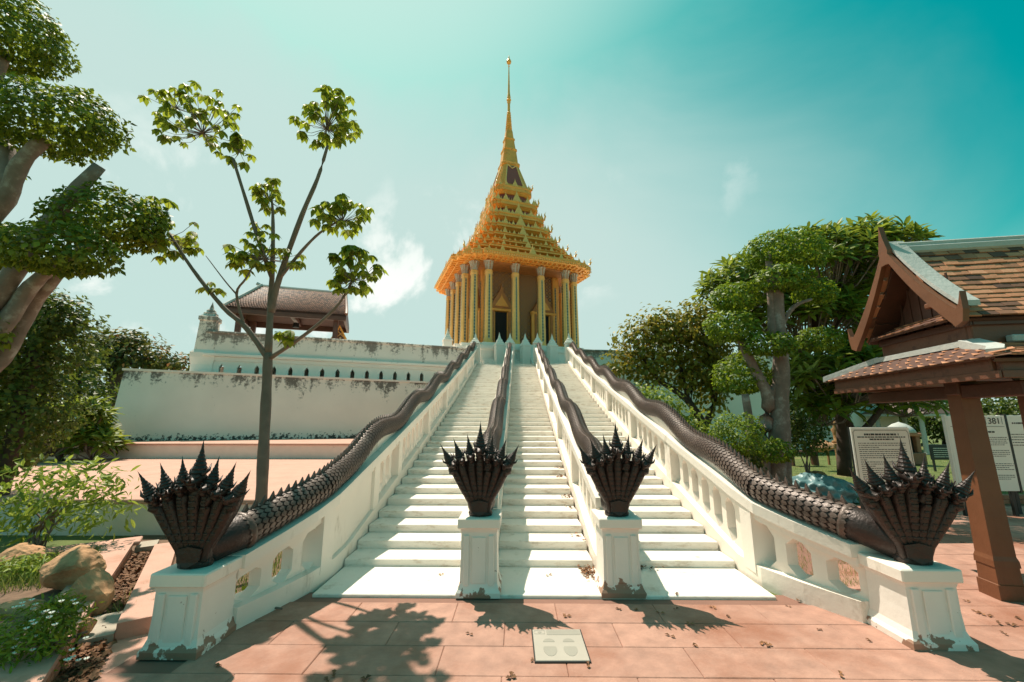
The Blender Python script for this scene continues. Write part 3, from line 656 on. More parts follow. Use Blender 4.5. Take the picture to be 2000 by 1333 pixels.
# ================================================================== TERRACES AND WALLS
def slabpoly(pts, z0, z1, name, m, kind='structure'):
    return tag(MB().prism(pts, z0, z1).build(name, m), kind=kind)
slabpoly([(-14, 6.8), (-2.42, 6.8), (-2.42, 13.3), (-14, 13.3)], -.05, .5, 'terrace', M['pink2'])
t = thing('retaining_wall', 'low white retaining wall holding the pink terrace left of the stairs', 'wall', (-6, 6.78, 0))
keep(MB().box((-8.2, 6.74, .2), (11.5, .1, .5), ch=.01).build('wall_face', M['plinth']), t); keep(MB().box((-8.2, 6.76, .475), (11.6, .22, .07), ch=.012).build('coping', M['pink2']), t)
t = thing('plinth_step', 'long low cracked plaster step at the foot of the big white wall', 'step', (-8, 13.3, .5))
keep(MB().box((-8.9, 14.8, .70), (12.9, 3.0, .46), ch=.02).build('step_face', M['plinth']), t)
keep(MB().box((-8.9, 14.78, .945), (13.0, 3.08, .05), ch=.01).build('step_edge', M['pink2']), t)
# big battered wall
lw = thing('lower_wall', 'big white battered wall with black mould streaks behind the slender tree', 'wall', (-8.5, 16.5, .9))
B = [Vector((-14.21, 14.3, .90)), Vector((-2.45, 18.4, .64))]; T = [Vector((-14.42, 14.75, 3.48)), Vector((-2.45, 18.85, 3.27))]; back = Vector((-.5, 1.7, 0))
keep(MB().loft([[B[0], B[1], B[1] + back, B[0] + back], [T[0], T[1], T[1] + back, T[0] + back * .9]]).build('wall_face', M['wall_low']), lw)
n_ = Vector((.33, -.94, 0)) * .05
keep(MB().loft([[T[0] + n_ + Vector((-.06, 0, -.0)), T[1] + n_, T[1] + back, T[0] + back], [T[0] + n_ + Vector((-.06, 0, .08)), T[1] + n_ + Vector((0, 0, .08)), T[1] + back + Vector((0, 0, .08)), T[0] + back + Vector((0, 0, .08))]]).build('coping', M['wall_up']), lw)
# upper wall with niches: local frame along the wall
UA = math.atan2(4.5, 10.4)
def upper_wall(label, org, ang, length, nn, post=True):
    t = thing('parapet_wall', label, 'wall', org, ang)
    MB().box((length / 2, 1.25, .0 + 2.0), (length, .5, 3.9)).build('core', M['wall_up'], t); MB().box((length / 2, .78, 4.20), (length, 1.02, .2)).build('shade_lid', M['wall_up'], t)          # recessed back of the niches; unseen cover added to keep light out of them
    MB().box((length / 2, .08, .06 + 1.72), (length, .36, 3.36), ch=.02).build('base_band', M['wall_up'], t)
    MB().box((length / 2, .06, 4.16), (length, .40, .18), ch=.02).build('lintel_band', M['wall_up'], t)
    MB().box((length / 2, .02, 4.31), (length + .1, .56, .13), ch=.03).build('cornice', M['wall_up'], t)
    MB().box((length / 2, .16, 4.80), (length, .40, .90), ch=.02).build('parapet', M['wall_up'], t)
    MB().box((length / 2, .14, 5.27), (length + .06, .52, .09), ch=.03).build('coping', M['wall_up'], t)
    pitch = length / nn; h = .62
    poly = [(-pitch / 2, 0), (pitch / 2, 0), (pitch / 2, 0)]
    w = .17
    pts = [(-pitch / 2 + w / 2, 0), (pitch / 2 - w / 2, 0), (pitch / 2 - w / 2, h * .58), (pitch / 2, h * .80), (pitch / 2, h), (-pitch / 2, h), (-pitch / 2, h * .80), (-pitch / 2 + w / 2, h * .58)]
    me = MB().extr(pts, lambda a, b, q: (a, q, b), -.08, .20).mesh('pier'); me.materials.append(M['wall_up'])
    for k in range(nn): inst(me, t, (pitch * (k + .5), .0, 3.455), name='pier')
    if post:
        MB().lathe([(.52, 3.3), (.52, 3.9), (.60, 4.2), (.60, 4.38), (.46, 4.5), (.40, 5.7), (.47, 5.75), (.47, 5.9), (.40, 5.92), (.30, 6.02), (.30, 6.08), (.20, 6.14), (.20, 6.2), (.10, 6.28), (.03, 6.5), (0, 6.6)], 4, (-.05, .25, 0), math.pi / 4).build('corner_post', M['wall_up'], t)
    return t
upper_wall('upper white wall with a row of small pointed niches left of the stairs', (-12.75, 16.35, 0), UA, 11.3, 18)
upper_wall('white terrace wall behind the trees right of the stairs', (3.05, 21.3, 0), R(9), 19.0, 30, False)
slabpoly([(-11.5, 17.8), (-2.35, 21.9), (-2.35, 21.4), (3.0, 21.4), (22, 24.6), (22, 45), (-16, 45), (-16, 24)], .0, 4.40, 'upper_terrace', M['wall_up'])
# white posts with stepped finials in front of the temple
def gate_post(p, w, h, label):
    t = thing('gate_post', label, 'post', p, R(20), 'white finial posts before the temple')
    MB().box((0, 0, h / 2), (w, w, h), ch=.02).build('shaft', M['white'], t)
    MB().lathe([(w * .78, 0), (w * .78, .08), (w * .58, .12), (w * .58, .2), (w * .42, .25), (w * .42, .32), (w * .22, .42), (w * .06, .68), (0, .8)], 4, (0, 0, h), math.pi / 4).build('finial', M['white'], t)
for px, py, Y, h, lab in [(873, 690, 23.0, 1.75, 'white post with pyramid finial left of the golden columns, above the wall'), (975, 716, 22.4, 1.35, 'white finial post standing before the left temple door'), (1026, 716, 22.6, 1.35, 'white finial post just right of the left middle rail top'), (1079, 716, 22.8, 1.35, 'white finial post standing before the right temple door')]:
    p = at(px, py, Y); gate_post((p.x, p.y, 4.35), .48, p.z * 0 + h, lab)
upst = thing('upper_steps', 'short white upper steps with curved side walls before the temple doors', 'steps', (.4, 22.5, 4.4), R(14))
for i in range(5): MB().box((0, .35 * i, .12 + .2 * i), (4.6, .4, .24), ch=.01).build('step', M['step'], upst)
for x in (-1.05, .42, 1.75):
    w_ = MB(); w_.extr([(0, 0), (0, .12), (.25, .18), (.55, .42), (.8, .85), (1.1, 1.25), (1.7, 1.35), (1.7, 0)], lambda a, b, q: (x + q, -.8 + a, b), -.1, .1); w_.build('side_wall', M['white'], upst)
# ---- far left pavilion on the upper terrace
pl, pr_ = at(443, 604, 19.0), at(676, 619, 20.8)
ang = math.atan2(pr_.y - pl.y, pr_.x - pl.x); Ln = (pr_ - pl).length
pv = thing('terrace_pavilion', 'open wooden pavilion with orange tiled roof above the upper white wall', 'pavilion', (pl.x, pl.y, 0), ang)
ze = pl.z - .08; zr = 8.75; dpt = 3.4
for x in (.45, Ln - .5):
    for y in (.4, dpt - .4): MB().box((x, y, (4.4 + ze) / 2 + .1), (.24, .24, ze - 4.3), ch=.02).build('post', M['wood_dark'], pv)
for y in (.06, dpt - .06): MB().box((Ln / 2, y, ze + .06), (Ln, .12, .30), ch=.02).build('eave_beam', M['wood_dark'], pv)
for x in (.06, Ln - .06): MB().box((x, dpt / 2, ze + .06), (.12, dpt - .26, .30), ch=.02).build('eave_beam', M['wood_dark'], pv)
def slope_pt(u, t, side): # t 0 eave..1 ridge, sagging
    y = (t * dpt / 2) if side == 0 else dpt - t * dpt / 2
    z = ze + .2 + (zr - ze - .2) * (t * .78 + .22 * t * t); inset = .95 * (t ** 1.3)
    return Vector((inset * (1 - u) - .15 * (1 - t) + u * (Ln - inset * .25 + .15 * (1 - t)) + 0 * u, y, z))
for side in (0, 1):
    mb = MB(); ns = 12; mb.loft([[slope_pt(0, i / ns, side), slope_pt(1, i / ns, side), slope_pt(1, i / ns, side) - Vector((0, 0, .07)), slope_pt(0, i / ns, side) - Vector((0, 0, .07))] for i in range(ns + 1)]); mb.build('roof_slope', M['wood_dark'], pv)
tl = MB()
for i in range(26):
    for k in range(46):
        t_, u_ = (i + .2) / 26.5, (k + .5 * (i % 2)) / 46
        if u_ > .985: continue
        p = slope_pt(u_ + .012, t_, 0); q = slope_pt(u_ + .012, min(1, t_ + .055), 0); dx = Ln / 46 * .48; d = (q - p)
        n2 = Vector((0, -d.z, d.y)).normalized()
        tl.add([p + n2 * .075 - d * .3, p + Vector((dx, 0, 0)) + n2 * .035 + d * .35, p + d * 1.0 + n2 * .012, p + Vector((-dx, 0, 0)) + n2 * .035 + d * .35], [(0, 1, 2, 3)])
ro = tag(tl.build('roof_tiles', M['tile_far'], pv), kind='stuff'); at_ = ro.data.attributes.new('rnd', 'FLOAT', 'FACE'); at_.data.foreach_set('value', rng.random(len(ro.data.polygons)).astype(np.float32) * .75)
MB().tube([slope_pt(0, 1, 0) + Vector((-.25, 0, .12)), slope_pt(0, 1, 0), slope_pt(1, 1, 0), slope_pt(1, 1, 0) + Vector((.2, 0, .1))], .09, 6).build('ridge', M['flash'], pv)
for u in (0, 1):
    MB().tube([slope_pt(u, i / 8, 0) + Vector((0, 0, .06)) for i in range(9)], .085, 6).build('barge_board', M['flash'] if u == 0 else M['wood'], pv)
    gb = MB(); gb.add([slope_pt(u, 0, 0), slope_pt(u, 1, 0), slope_pt(u, 0, 1)], [(0, 1, 2)]); g2 = gb.build('gable', M['wood_dark'], pv); md = g2.modifiers.new('s', 'SOLIDIFY'); md.thickness = .06
MB().box((Ln * .5, dpt * .5, ze + .2), (.2, dpt - .3, .2)).build('tie_beam', M['wood_dark'], pv)
MB().tube([(Ln * .52, 1.6, ze - .05), (Ln * .52, 1.6, ze - .3)], [.14, .18], 8).build('bell', M['dark'], pv)
gp = thing('gilded_gable', 'small gilded triangular gable behind the wall under the terrace pavilion', 'gable', (pl.x + Ln * .84, pl.y + 2.4, 4.4), ang)
MB().extr([(-.62, 0), (.62, 0), (.62, .9), (0, 2.15), (-.62, .9)], lambda a, b, q: (a, q, b), -.06, .06).build('panel', M['lattice'], gp)
MB().tube([(-.72, -.07, .75), (0, -.07, 2.2), (.72, -.07, .75)], .09, 6).build('frame', M['gold'], gp)
# ================================================================== RIGHT PAVILION
pa = R(9); C0 = onz(1955, 735, 2.12)
sala = thing('entrance_pavilion', 'dark teak pavilion with curved gable and clay tile roof at the right edge', 'pavilion', (C0.x, C0.y, 0), -pa)
LV, LU = 2.42, 4.2       # local x = along the ridge (right), y = along the gable side (away)
def lbox(n, x0, x1, y0, y1, z0, z1, m, ch=.01): return MB().box(((x0 + x1) / 2, (y0 + y1) / 2, (z0 + z1) / 2), (x1 - x0, y1 - y0, z1 - z0), ch=ch).build(n, m, sala)
# posts (tapered, with a carved foot)
for x, y in ((.40, .93), (LU - .4, .93), (2.15, 2.2)):
    MB().lathe([(.165, -.02), (.165, .14), (.15, .145), (.147, .30), (.158, .302), (.155, .36), (.14, .40), (.118, 2.2)], 4, (x, y, 0), math.pi / 4).build('post', M['wood'], sala)
zE = 2.12
lbox('fascia', 0, LU, -.03, .03, zE, zE + .17, M['wood_mid']); lbox('fascia', -.03, .03, .032, LV, zE, zE + .17, M['wood_mid']); lbox('fascia', .032, LU, LV - .03, LV + .03, zE, zE + .17, M['wood_mid'])
lbox('fascia_moulding', -.05, -.028, -.05, LV, zE - .02, zE + .05, M['wood_mid']); lbox('fascia_moulding', -.02, LU, -.052, -.03, zE - .02, zE + .05, M['wood_mid'])
lbox('ceiling', .05, LU, .05, LV - .05, zE + .06, zE + .09, M['wood_dark'])
lbox('tie_beam', .30, LU, .84, 1.02, zE - .12, zE + .02, M['wood_dark']); lbox('tie_beam', .32, .50, .2, LV - .1, zE - .16, zE - .02, M['wood_dark'])
UI, VN, VF = .26, .50, LV - .62           # upper box insets
zS = 2.48
# upper frieze
lbox('frieze', UI, LU - UI, VN, VN + .06, zS - .06, zS + .24, M['wood_mid']); lbox('frieze', UI, UI + .06, VN + .062, VF, zS - .06, zS + .24, M['wood_mid']); lbox('frieze', UI + .062, LU - UI, VF - .06, VF, zS - .06, zS + .24, M['wood_mid'])
lbox('frieze_moulding', UI - .03, UI - .002, VN - .03, VF, zS + .20, zS + .27, M['wood_dark']); lbox('frieze_moulding', UI, LU, VN - .032, VN - .002, zS + .20, zS + .27, M['wood_dark'])
TILE = MB(); TILE.loft([[(-.072, 0, 0), (.072, 0, 0), (.072, 0, .016), (-.072, 0, .016)], [(-.072, .10, .0), (.072, .10, .0), (.072, .10, .012), (-.072, .10, .012)], [(-.064, .15, -.004), (.064, .15, -.004), (.064, .15, .009), (-.064, .15, .009)]])
TILE = TILE.mesh('roof_tile'); TILE.materials.append(M['tile'])
ntile = 0; rest = MB()
def tiles(P0, P1, Q0, Q1, rows, m_out=None, sag=0.0, prio=True):
    """P0-P1 eave line, Q0-Q1 top line; tiles run down from Q to P"""
    global ntile
    P0, P1, Q0, Q1 = map(Vector, (P0, P1, Q0, Q1)); nrm = (P1 - P0).cross(Q0 - P0).normalized()
    if nrm.z < 0: nrm = -nrm
    bk = MB().add([P0 - nrm * .012, P1 - nrm * .012, Q1 - nrm * .012, Q0 - nrm * .012], [(0, 1, 2, 3)]); bo = bk.build('roof_deck', M['wood_dark'], sala); md = bo.modifiers.new('s', 'SOLIDIFY'); md.thickness = .03
    for i in range(rows):
        t_ = (i + .0) / rows; a, b = P0.lerp(Q0, t_), P1.lerp(Q1, t_); n = max(2, int((b - a).length / .147)); dn = ((P0 - Q0).normalized())
        ex = (b - a).normalized(); ey = -dn; ez = ex.cross(ey)
        if ez.z < 0: ex = -ex; ez = -ez; a, b = b, a
        ln = (P0 - Q0).length / rows / .105
        for k in range(n):
            u = (k + .5 + (.5 if i % 2 else 0)) / n
            if u > 1: continue
            p = a.lerp(b, u) + nrm * (.012 + random.uniform(0, .007)); mx = Matrix((ex, ey, ez)).transposed().to_4x4(); mx = Matrix.Translation(p) @ mx @ Matrix.Rotation(random.uniform(-.05, .05), 4, 'Z') @ Matrix.Rotation(R(-5) + random.uniform(-.03, .03), 4, 'X')
            if prio and ntile < 300 and a.lerp(b, u).x < 2.0:
                o = inst(TILE, sala, (0, 0, 0), name='roof_tile'); o.matrix_basis = mx; ntile += 1
            else: rest.add([mx @ v.co for v in TILE.vertices], [tuple(f.vertices) for f in TILE.polygons])
zf = zE + .19
tiles((-.10, LV + .06, zf - .03), (-.10, -.10, zf - .03), (UI - .02, VF, zS), (UI - .02, VN, zS), 5)            # skirt, gable side
tiles((-.10, -.10, zf - .03), (LU, -.10, zf - .03), (UI, VN - .02, zS), (LU, VN - .02, zS), 7)                  # skirt, near side
zg = zS + .27; VM = (VN + VF) / 2; zA = 3.74; GX = .03
def gcurve(t): return zg + (zA - zg) * (t * .76 + .24 * t ** 2.2)
tiles((UI - .16, VF - .05, zg), (UI - .16, VN + .05, zg), (UI + .26, VF - .30, zg + .22), (UI + .26, VN + .30, zg + .22), 4)   # little apron under the gable
NS = 7
for i in range(NS):
    t0, t1 = i / NS, (i + 1) / NS
    for sgn, v0 in ((1, VN - .08), (-1, VF + .08)):
        a0, a1 = v0 + (VM - v0) * t0, v0 + (VM - v0) * t1
        tiles((GX + .12, a0, gcurve(t0)), (LU, a0, gcurve(t0)), (GX + .12, a1, gcurve(t1)), (LU, a1, gcurve(t1)), 2, prio=(sgn == 1))
ro = tag(rest.build('roof_tiles', M['tile'], sala), kind='stuff'); nf = len(ro.data.polygons); at_ = ro.data.attributes.new('rnd', 'FLOAT', 'FACE'); at_.data.foreach_set('value', np.repeat(rng.random(nf // len(TILE.polygons) + 1), len(TILE.polygons))[:nf].astype(np.float32))
# barge boards: curved, with upswept feet and a tall pointed apex
def board(sgn):
    v0 = VN - .14 if sgn > 0 else VF + .14; outer, inner = [], []
    for i in range(13):
        t_ = i / 12; v = v0 + (VM - v0) * t_; z = gcurve(t_) + .03; w = .115 - .02 * t_
        outer.append((v, z + w * .55)); inner.append((v + (.05 if sgn > 0 else -.05) * (1 - t_), z - w * .75))
    s = 1 if sgn > 0 else -1
    foot = [(v0 + s * .02, zg - .10), (v0 - s * .07, zg - .06), (v0 - s * .10, zg + .06), (v0 - s * .10, zg + .24), (v0 - s * .06, zg + .12), (v0 - s * .02, zg + .08)]
    poly = foot + outer[1:-1] + [(VM - s * .075, zA + .03), (VM - s * .03, zA + .20), (VM, zA + .36)] + [(VM, zA - .14)] + inner[::-1][1:]
    MB().extr(poly, lambda a, b, q: (q, a, b), GX, GX + .055).build('barge_board', M['wood'], sala)
    strip2 = MB(); strip2.loft([[(GX + .06, v, z + .02), (GX + .24, v, z + .02), (GX + .24, v, z + .075), (GX + .06, v, z + .075)] for v, z in outer]); strip2.build('verge_flashing', M['flash'], sala)
board(1); board(-1)
gbm = MB().extr([(VN + .1, zg), (VF - .1, zg), (VM, zA - .12)], lambda a, b, q: (q, a, b), GX + .34, GX + .38); gbm.build('gable_panel', M['wood_dark'], sala)
for k in range(1, 7):
    v = VN + .15 + (VF - VN - .3) * k / 7; MB().box((GX + .335, v, zg + .3), (.012, .02, .6)).build('gable_batten', M['wood_dark'], sala)
MB().box((UI + .12, VN + .42, zg + .26), (.30, .12, .06), ch=.01).build('bracket', M['wood'], sala)
MB().box(((GX + LU) / 2 + .1, VM, zA + .03), (LU - GX - .1, .12, .10), ch=.02).build('ridge_cap', M['flash'], sala)
MB().box(((GX + LU) / 2 + .1, VM, zA + .10), (LU - GX - .1, .07, .06), ch=.02).build('ridge_cap', M['flash'], sala)
fl = MB()
fl.loft([[(-.12, LV + .1, zf - .03), (-.06, LV + .13, zf - .03), (-.05, LV + .12, zf + .05), (-.12, LV + .09, zf + .05)], [(UI - .06, VF + .02, zS), (UI + .02, VF + .04, zS), (UI + .02, VF + .04, zS + .07), (UI - .06, VF + .02, zS + .07)]])
fl.build('hip_flashing', M['flash'], sala)
MB().loft([[(UI - .10, VF + .02, zS - .01), (UI + .0, VF + .02, zS + .03), (UI, VF + .02, zS + .07), (UI - .10, VF + .02, zS + .05)], [(UI - .10, VN, zS - .01), (UI + .0, VN, zS + .03), (UI, VN, zS + .07), (UI - .10, VN, zS + .05)]]).build('flashing', M['flash'], sala)
MB().loft([[(UI - .10, VN + .05, zS + .06), (UI + .0, VN - .06, zS + .06), (UI, VN - .06, zS - .02), (UI - .10, VN + .05, zS - .02)], [(.02, .10, zf + .10), (.10, .02, zf + .10), (.10, .02, zf + .02), (.02, .10, zf + .02)], [(-.05, .03, zf + .06), (.03, -.05, zf + .06), (.03, -.05, zf - .0), (-.05, .03, zf - .0)]]).build('hip_flashing', M['flash'], sala)
MB().box((LU / 2 + UI, VN - .05, zS + .05), (LU - UI * 2, .08, .07), ch=.01).build('flashing', M['flash'], sala)
MB().lathe([(.03, 0), (.07, -.03), (.06, -.07), (0, -.09)], 10, (.55, .45, zE + .06)).build('lamp', M['flash'], sala)
# ================================================================== VEGETATION
LEAF2 = (np.array([(0, 0, 0), (.30, .42, .07), (0, 1, -.04), (-.30, .42, .07)]), np.array([(0, 1, 2), (0, 2, 3)]))
LEAF4 = (np.array([(0, 0, 0), (.24, .25, .05), (.27, .58, .03), (0, 1, -.16), (-.27, .58, .03), (-.24, .25, .05), (0, .5, -.02)]), np.array([(0, 1, 6), (1, 2, 6), (2, 3, 6), (3, 4, 6), (4, 5, 6), (5, 0, 6)]))
LONG = (np.array([(0, 0, 0), (.13, .35, .03), (.12, .70, -.01), (0, 1, -.14), (-.12, .70, -.01), (-.13, .35, .03), (0, .5, -.03)]), LEAF4[1])
BLADE = (np.array([(-.03, 0, 0), (.03, 0, 0), (.02, .25, .55), (0, .6, 1.0), (-.02, .25, .55)]), np.array([(0, 1, 2), (0, 2, 4), (4, 2, 3)]))
def leaves(name, tpl, pos, dirv, nrm, size, m, parent=None, rnd=None):
    """pos (n,3); dirv leaf axis; nrm leaf face normal; size (n,)"""
    tv, tf = tpl; n = len(pos)
    d = dirv / (np.linalg.norm(dirv, axis=1, keepdims=True) + 1e-9); x = np.cross(d, nrm); x /= (np.linalg.norm(x, axis=1, keepdims=True) + 1e-9); z = np.cross(x, d)
    V = pos[:, None, :] + size[:, None, None] * (tv[None, :, 0:1] * x[:, None, :] + tv[None, :, 1:2] * d[:, None, :] + tv[None, :, 2:3] * z[:, None, :])
    k = len(tv); F = (tf[None] + (np.arange(n) * k)[:, None, None]).reshape(-1, 3)
    if rnd is None: rnd = rng.random(n)
    me = fast_mesh(name, V.reshape(-1, 3), F, np.repeat(rnd, len(tf))); me.materials.append(m)
    return link(name, me, None, parent)
def unit(n): v = rng.normal(size=(n, 3)); return v / np.linalg.norm(v, axis=1, keepdims=True)
def clump_pts(c, r, n, flat=.35, shell=.55, lump=.22):
    """points through a lumpy ellipsoid; returns pos, outward"""
    u = unit(n); ph = rng.random(6) * 6.28
    w = 1 + lump * (np.sin(u[:, 0] * 5 + ph[0]) * np.sin(u[:, 1] * 5 + ph[1]) + .6 * np.sin(u[:, 2] * 8 + ph[2]) * np.sin(u[:, 0] * 9 + ph[3]))
    rr = (shell + (1 - shell) * rng.random(n) ** .5) * w
    p = u * rr[:, None] * np.array(r)
    low = p[:, 2] < -flat * r[2]; p[low, 2] = -flat * r[2] + (p[low, 2] + flat * r[2]) * .35
    return p + np.array(c), u / np.array(r)
def foliage(blobs, dens, size, m, parent, tpl=LEAF2, name='crown', flat=.35, shell=.5, droop=.25, jit=.9, lump=.22):
    P, D, N, S = [], [], [], []
    for c, r in blobs:
        r = np.array(r, float); area = 4 * math.pi * ((r[0] * r[1]) ** 1.6 / 3 + (r[0] * r[2]) ** 1.6 / 3 + (r[1] * r[2]) ** 1.6 / 3) ** (1 / 1.6)
        n = int(area * dens / size ** 2); p, o = clump_pts(c, r, n, flat, shell, lump); o = o / np.linalg.norm(o, axis=1, keepdims=True)
        nn = o + rng.normal(size=(n, 3)) * .45 + np.array([0, 0, .35]); d = np.cross(nn, unit(n)) + o * .35 + np.array([0, 0, -droop])
        P.append(p); D.append(d); N.append(nn); S.append(size * rng.uniform(.6, 1.25, n))
    return leaves(name, tpl, np.vstack(P), np.vstack(D), np.vstack(N), np.concatenate(S), m, parent)
def limb(paths, m, parent, name='trunk', seg=9):
    mb = MB()
    for pts, r0, r1 in paths:
        pts = [Vector(p) for p in pts]; q = []
        n = len(pts)
        for i in range(n - 1):       # Catmull-Rom
            p0, p1, p2, p3 = pts[max(i - 1, 0)], pts[i], pts[i + 1], pts[min(i + 2, n - 1)]
            for k in range(4):
                t = k / 4; q.append(.5 * ((2 * p1) + (p2 - p0) * t + (2 * p0 - 5 * p1 + 4 * p2 - p3) * t * t + (3 * p1 - p0 - 3 * p2 + p3) * t ** 3))
        q.append(pts[-1]); L_ = len(q)
        mb.tube(q, [(r0 + (r1 - r0) * i / (L_ - 1)) * (1 + .06 * math.sin(i * 1.9)) for i in range(L_)], seg)
    return mb.build(name, m, parent, smooth=True)
def px2(rx, ry, Y): k = Y * 1.04 / FPX; return (rx * k, (rx + ry) / 2 * k * .9, ry * k)
# ---- left cloud-pruned tree
t = thing('topiary_tree', 'cloud-pruned tree with thick grey limbs along the left edge', 'tree', (0, 0, 0))
YT_ = 5.0
cl = [(20, 75, 115, 85, 5.2), (105, 240, 140, 72, 5.0), (210, 432, 112, 66, 5.2), (115, 492, 112, 52, 4.7), (5, 485, 60, 50, 5.3), (-60, 300, 70, 90, 5.4), (-60, 640, 60, 60, 5.0)]
blobs = [(tuple(at(x, y, Y)), px2(rx, ry, Y)) for x, y, rx, ry, Y in cl]
foliage(blobs, 5.2, .085, M['leaf_dark'], t, shell=.55, lump=.12, flat=.5)
limb([([at(-220, 900, 5.1), at(-120, 720, 5.1), at(-20, 600, 5.0), at(100, 430, 5.0), at(195, 325, 5.0)], .16, .075),
      ([at(-150, 760, 5.1), at(0, 640, 5.1), at(60, 560, 5.1), at(130, 500, 4.9)], .13, .06), ([at(-60, 470, 5.2), at(10, 390, 5.1), at(40, 320, 5.0), at(90, 270, 5.0)], .12, .08),
      ([at(20, 370, 5.1), at(10, 290, 5.2), at(-20, 200, 5.2), at(10, 100, 5.2)], .11, .07), ([at(-120, 800, 5.3), at(0, 700, 5.4), at(60, 600, 5.4), at(110, 540, 5.2), at(200, 450, 5.2)], .13, .05), ([at(-200, 1050, 5.1), at(-180, 900, 5.1), at(-150, 760, 5.1)], .22, .17)], M['bark'], t)
# ---- slender young tree with palmate drooping leaves
t = thing('young_tree', 'slender young tree with forked bare stems and drooping leaf clusters before the white wall', 'tree', (0, 0, 0))
A = lambda x, y, Y=6.0: at(x, y, Y)
limb([([Vector((-3.72, 6.0, -.05)), A(507, 1010), A(515, 880), A(521, 760), A(524, 690)], .088, .062), ([A(524, 690), A(529, 590), A(533, 500), A(533, 420, 5.9), A(530, 385, 5.9)], .055, .012),
      ([A(523, 700), A(480, 640, 5.9), A(435, 600, 5.8), A(375, 525, 5.7), A(330, 455, 5.6)], .045, .018), ([A(478, 640, 5.9), A(462, 575, 5.8), A(480, 545, 5.7), A(500, 510, 5.7)], .022, .010), ([A(462, 575, 5.8), A(440, 550, 5.8), A(402, 500, 5.7)], .014, .005),
      ([A(530, 610), A(545, 545, 5.9), A(590, 420, 5.7), A(620, 350, 5.6), A(640, 285, 5.6)], .05, .02), ([A(532, 545), A(505, 470, 5.9), A(480, 390, 5.8), A(455, 310, 5.7)], .036, .02),
      ([A(545, 545, 5.9), A(590, 490, 5.7), A(625, 455, 5.6), A(665, 430, 5.5)], .028, .012), ([A(527, 700), A(570, 672, 5.8), A(620, 635, 5.6), A(665, 590, 5.5), A(692, 540, 5.4)], .034, .013)], M['stem'], t)
cls = [(400, 235, 95, 80, 5.7, 46), (345, 200, 60, 40, 5.7, 16), (470, 285, 45, 35, 5.7, 14), (640, 230, 72, 68, 5.6, 52), (527, 378, 34, 40, 5.9, 20), (520, 492, 82, 40, 5.7, 40), (670, 420, 58, 40, 5.5, 34), (690, 525, 48, 62, 5.4, 38), (325, 445, 72, 68, 5.6, 52), (415, 563, 18, 16, 5.8, 5), (560, 655, 20, 14, 5.7, 5), (508, 440, 14, 20, 5.9, 4)]
P, D, N, S = [], [], [], []; tw = MB()
for x, y, rx, ry, Y, n in cls:
    n = int(n * 1.1)
    r = px2(rx, ry, Y); c = np.array(at(x, y, Y)); ctr = Vector(c) - Vector((0, 0, r[2] * .8))
    for _ in range(n):
        u = unit(1)[0] * (.35 + .65 * rng.random() ** .5); p = c + u * np.array(r); hd = rng.random() * 6.28
        tw.tube([ctr.lerp(Vector(c), .5), ctr.lerp(Vector(p), .6) + Vector((0, 0, .03)), Vector(p)], [.006, .004, .003], 4)
        sz = rng.uniform(.11, .18)
        for k in range(6):
            a = hd + k * 1.047 + rng.normal() * .15; d = np.array([math.cos(a), math.sin(a), -.85 + rng.normal() * .25]); P.append(p); D.append(d); N.append(np.array([math.cos(a) * .5, math.sin(a) * .5, 1])); S.append(sz * rng.uniform(.8, 1.1))
leaves('crown', LEAF4, np.array(P), np.array(D), np.array(N), np.array(S), M['leaf_young'], t)
tw.build('twigs', M['stem'], t)['kind'] = 'stuff'
# ---- right cloud-pruned tree
t = thing('topiary_tree', 'cloud-pruned tree on clustered grey trunks beside the right balustrade', 'tree', (0, 0, 0))
YR = 9.0
cl = [(1535, 492, 98, 50, 9.2), (1530, 545, 68, 32, 8.7), (1592, 572, 50, 32, 9.5), (1435, 582, 56, 36, 9.2), (1430, 640, 62, 40, 8.9), (1505, 674, 58, 28, 8.6), (1602, 665, 50, 30, 9.4), (1450, 735, 60, 52, 9.4), (1515, 882, 34, 27, 8.5)]
foliage([(tuple(at(x, y, Y)), px2(rx * .84, ry * .84, Y)) for x, y, rx, ry, Y in cl], 5.0, .095, M['leaf_right'], t, shell=.55, lump=.10, flat=.5)
a_ = lambda x, y: at(x, y, YR)
limb([([a_(1515, 1000), a_(1520, 850), a_(1525, 720), a_(1520, 640), a_(1512, 520)], .20, .13), ([a_(1490, 990), a_(1490, 860), a_(1500, 780), a_(1470, 715), a_(1440, 650)], .17, .08), ([a_(1475, 985), a_(1468, 860), a_(1455, 770)], .13, .07), ([a_(1535, 990), a_(1532, 850), a_(1528, 700)], .13, .10), ([a_(1500, 780), a_(1520, 740), a_(1535, 690)], .09, .07), ([a_(1524, 640), a_(1550, 600), a_(1585, 585)], .06, .03), ([a_(1508, 660), a_(1505, 560), a_(1500, 500)], .09, .07)], M['bark'], t)
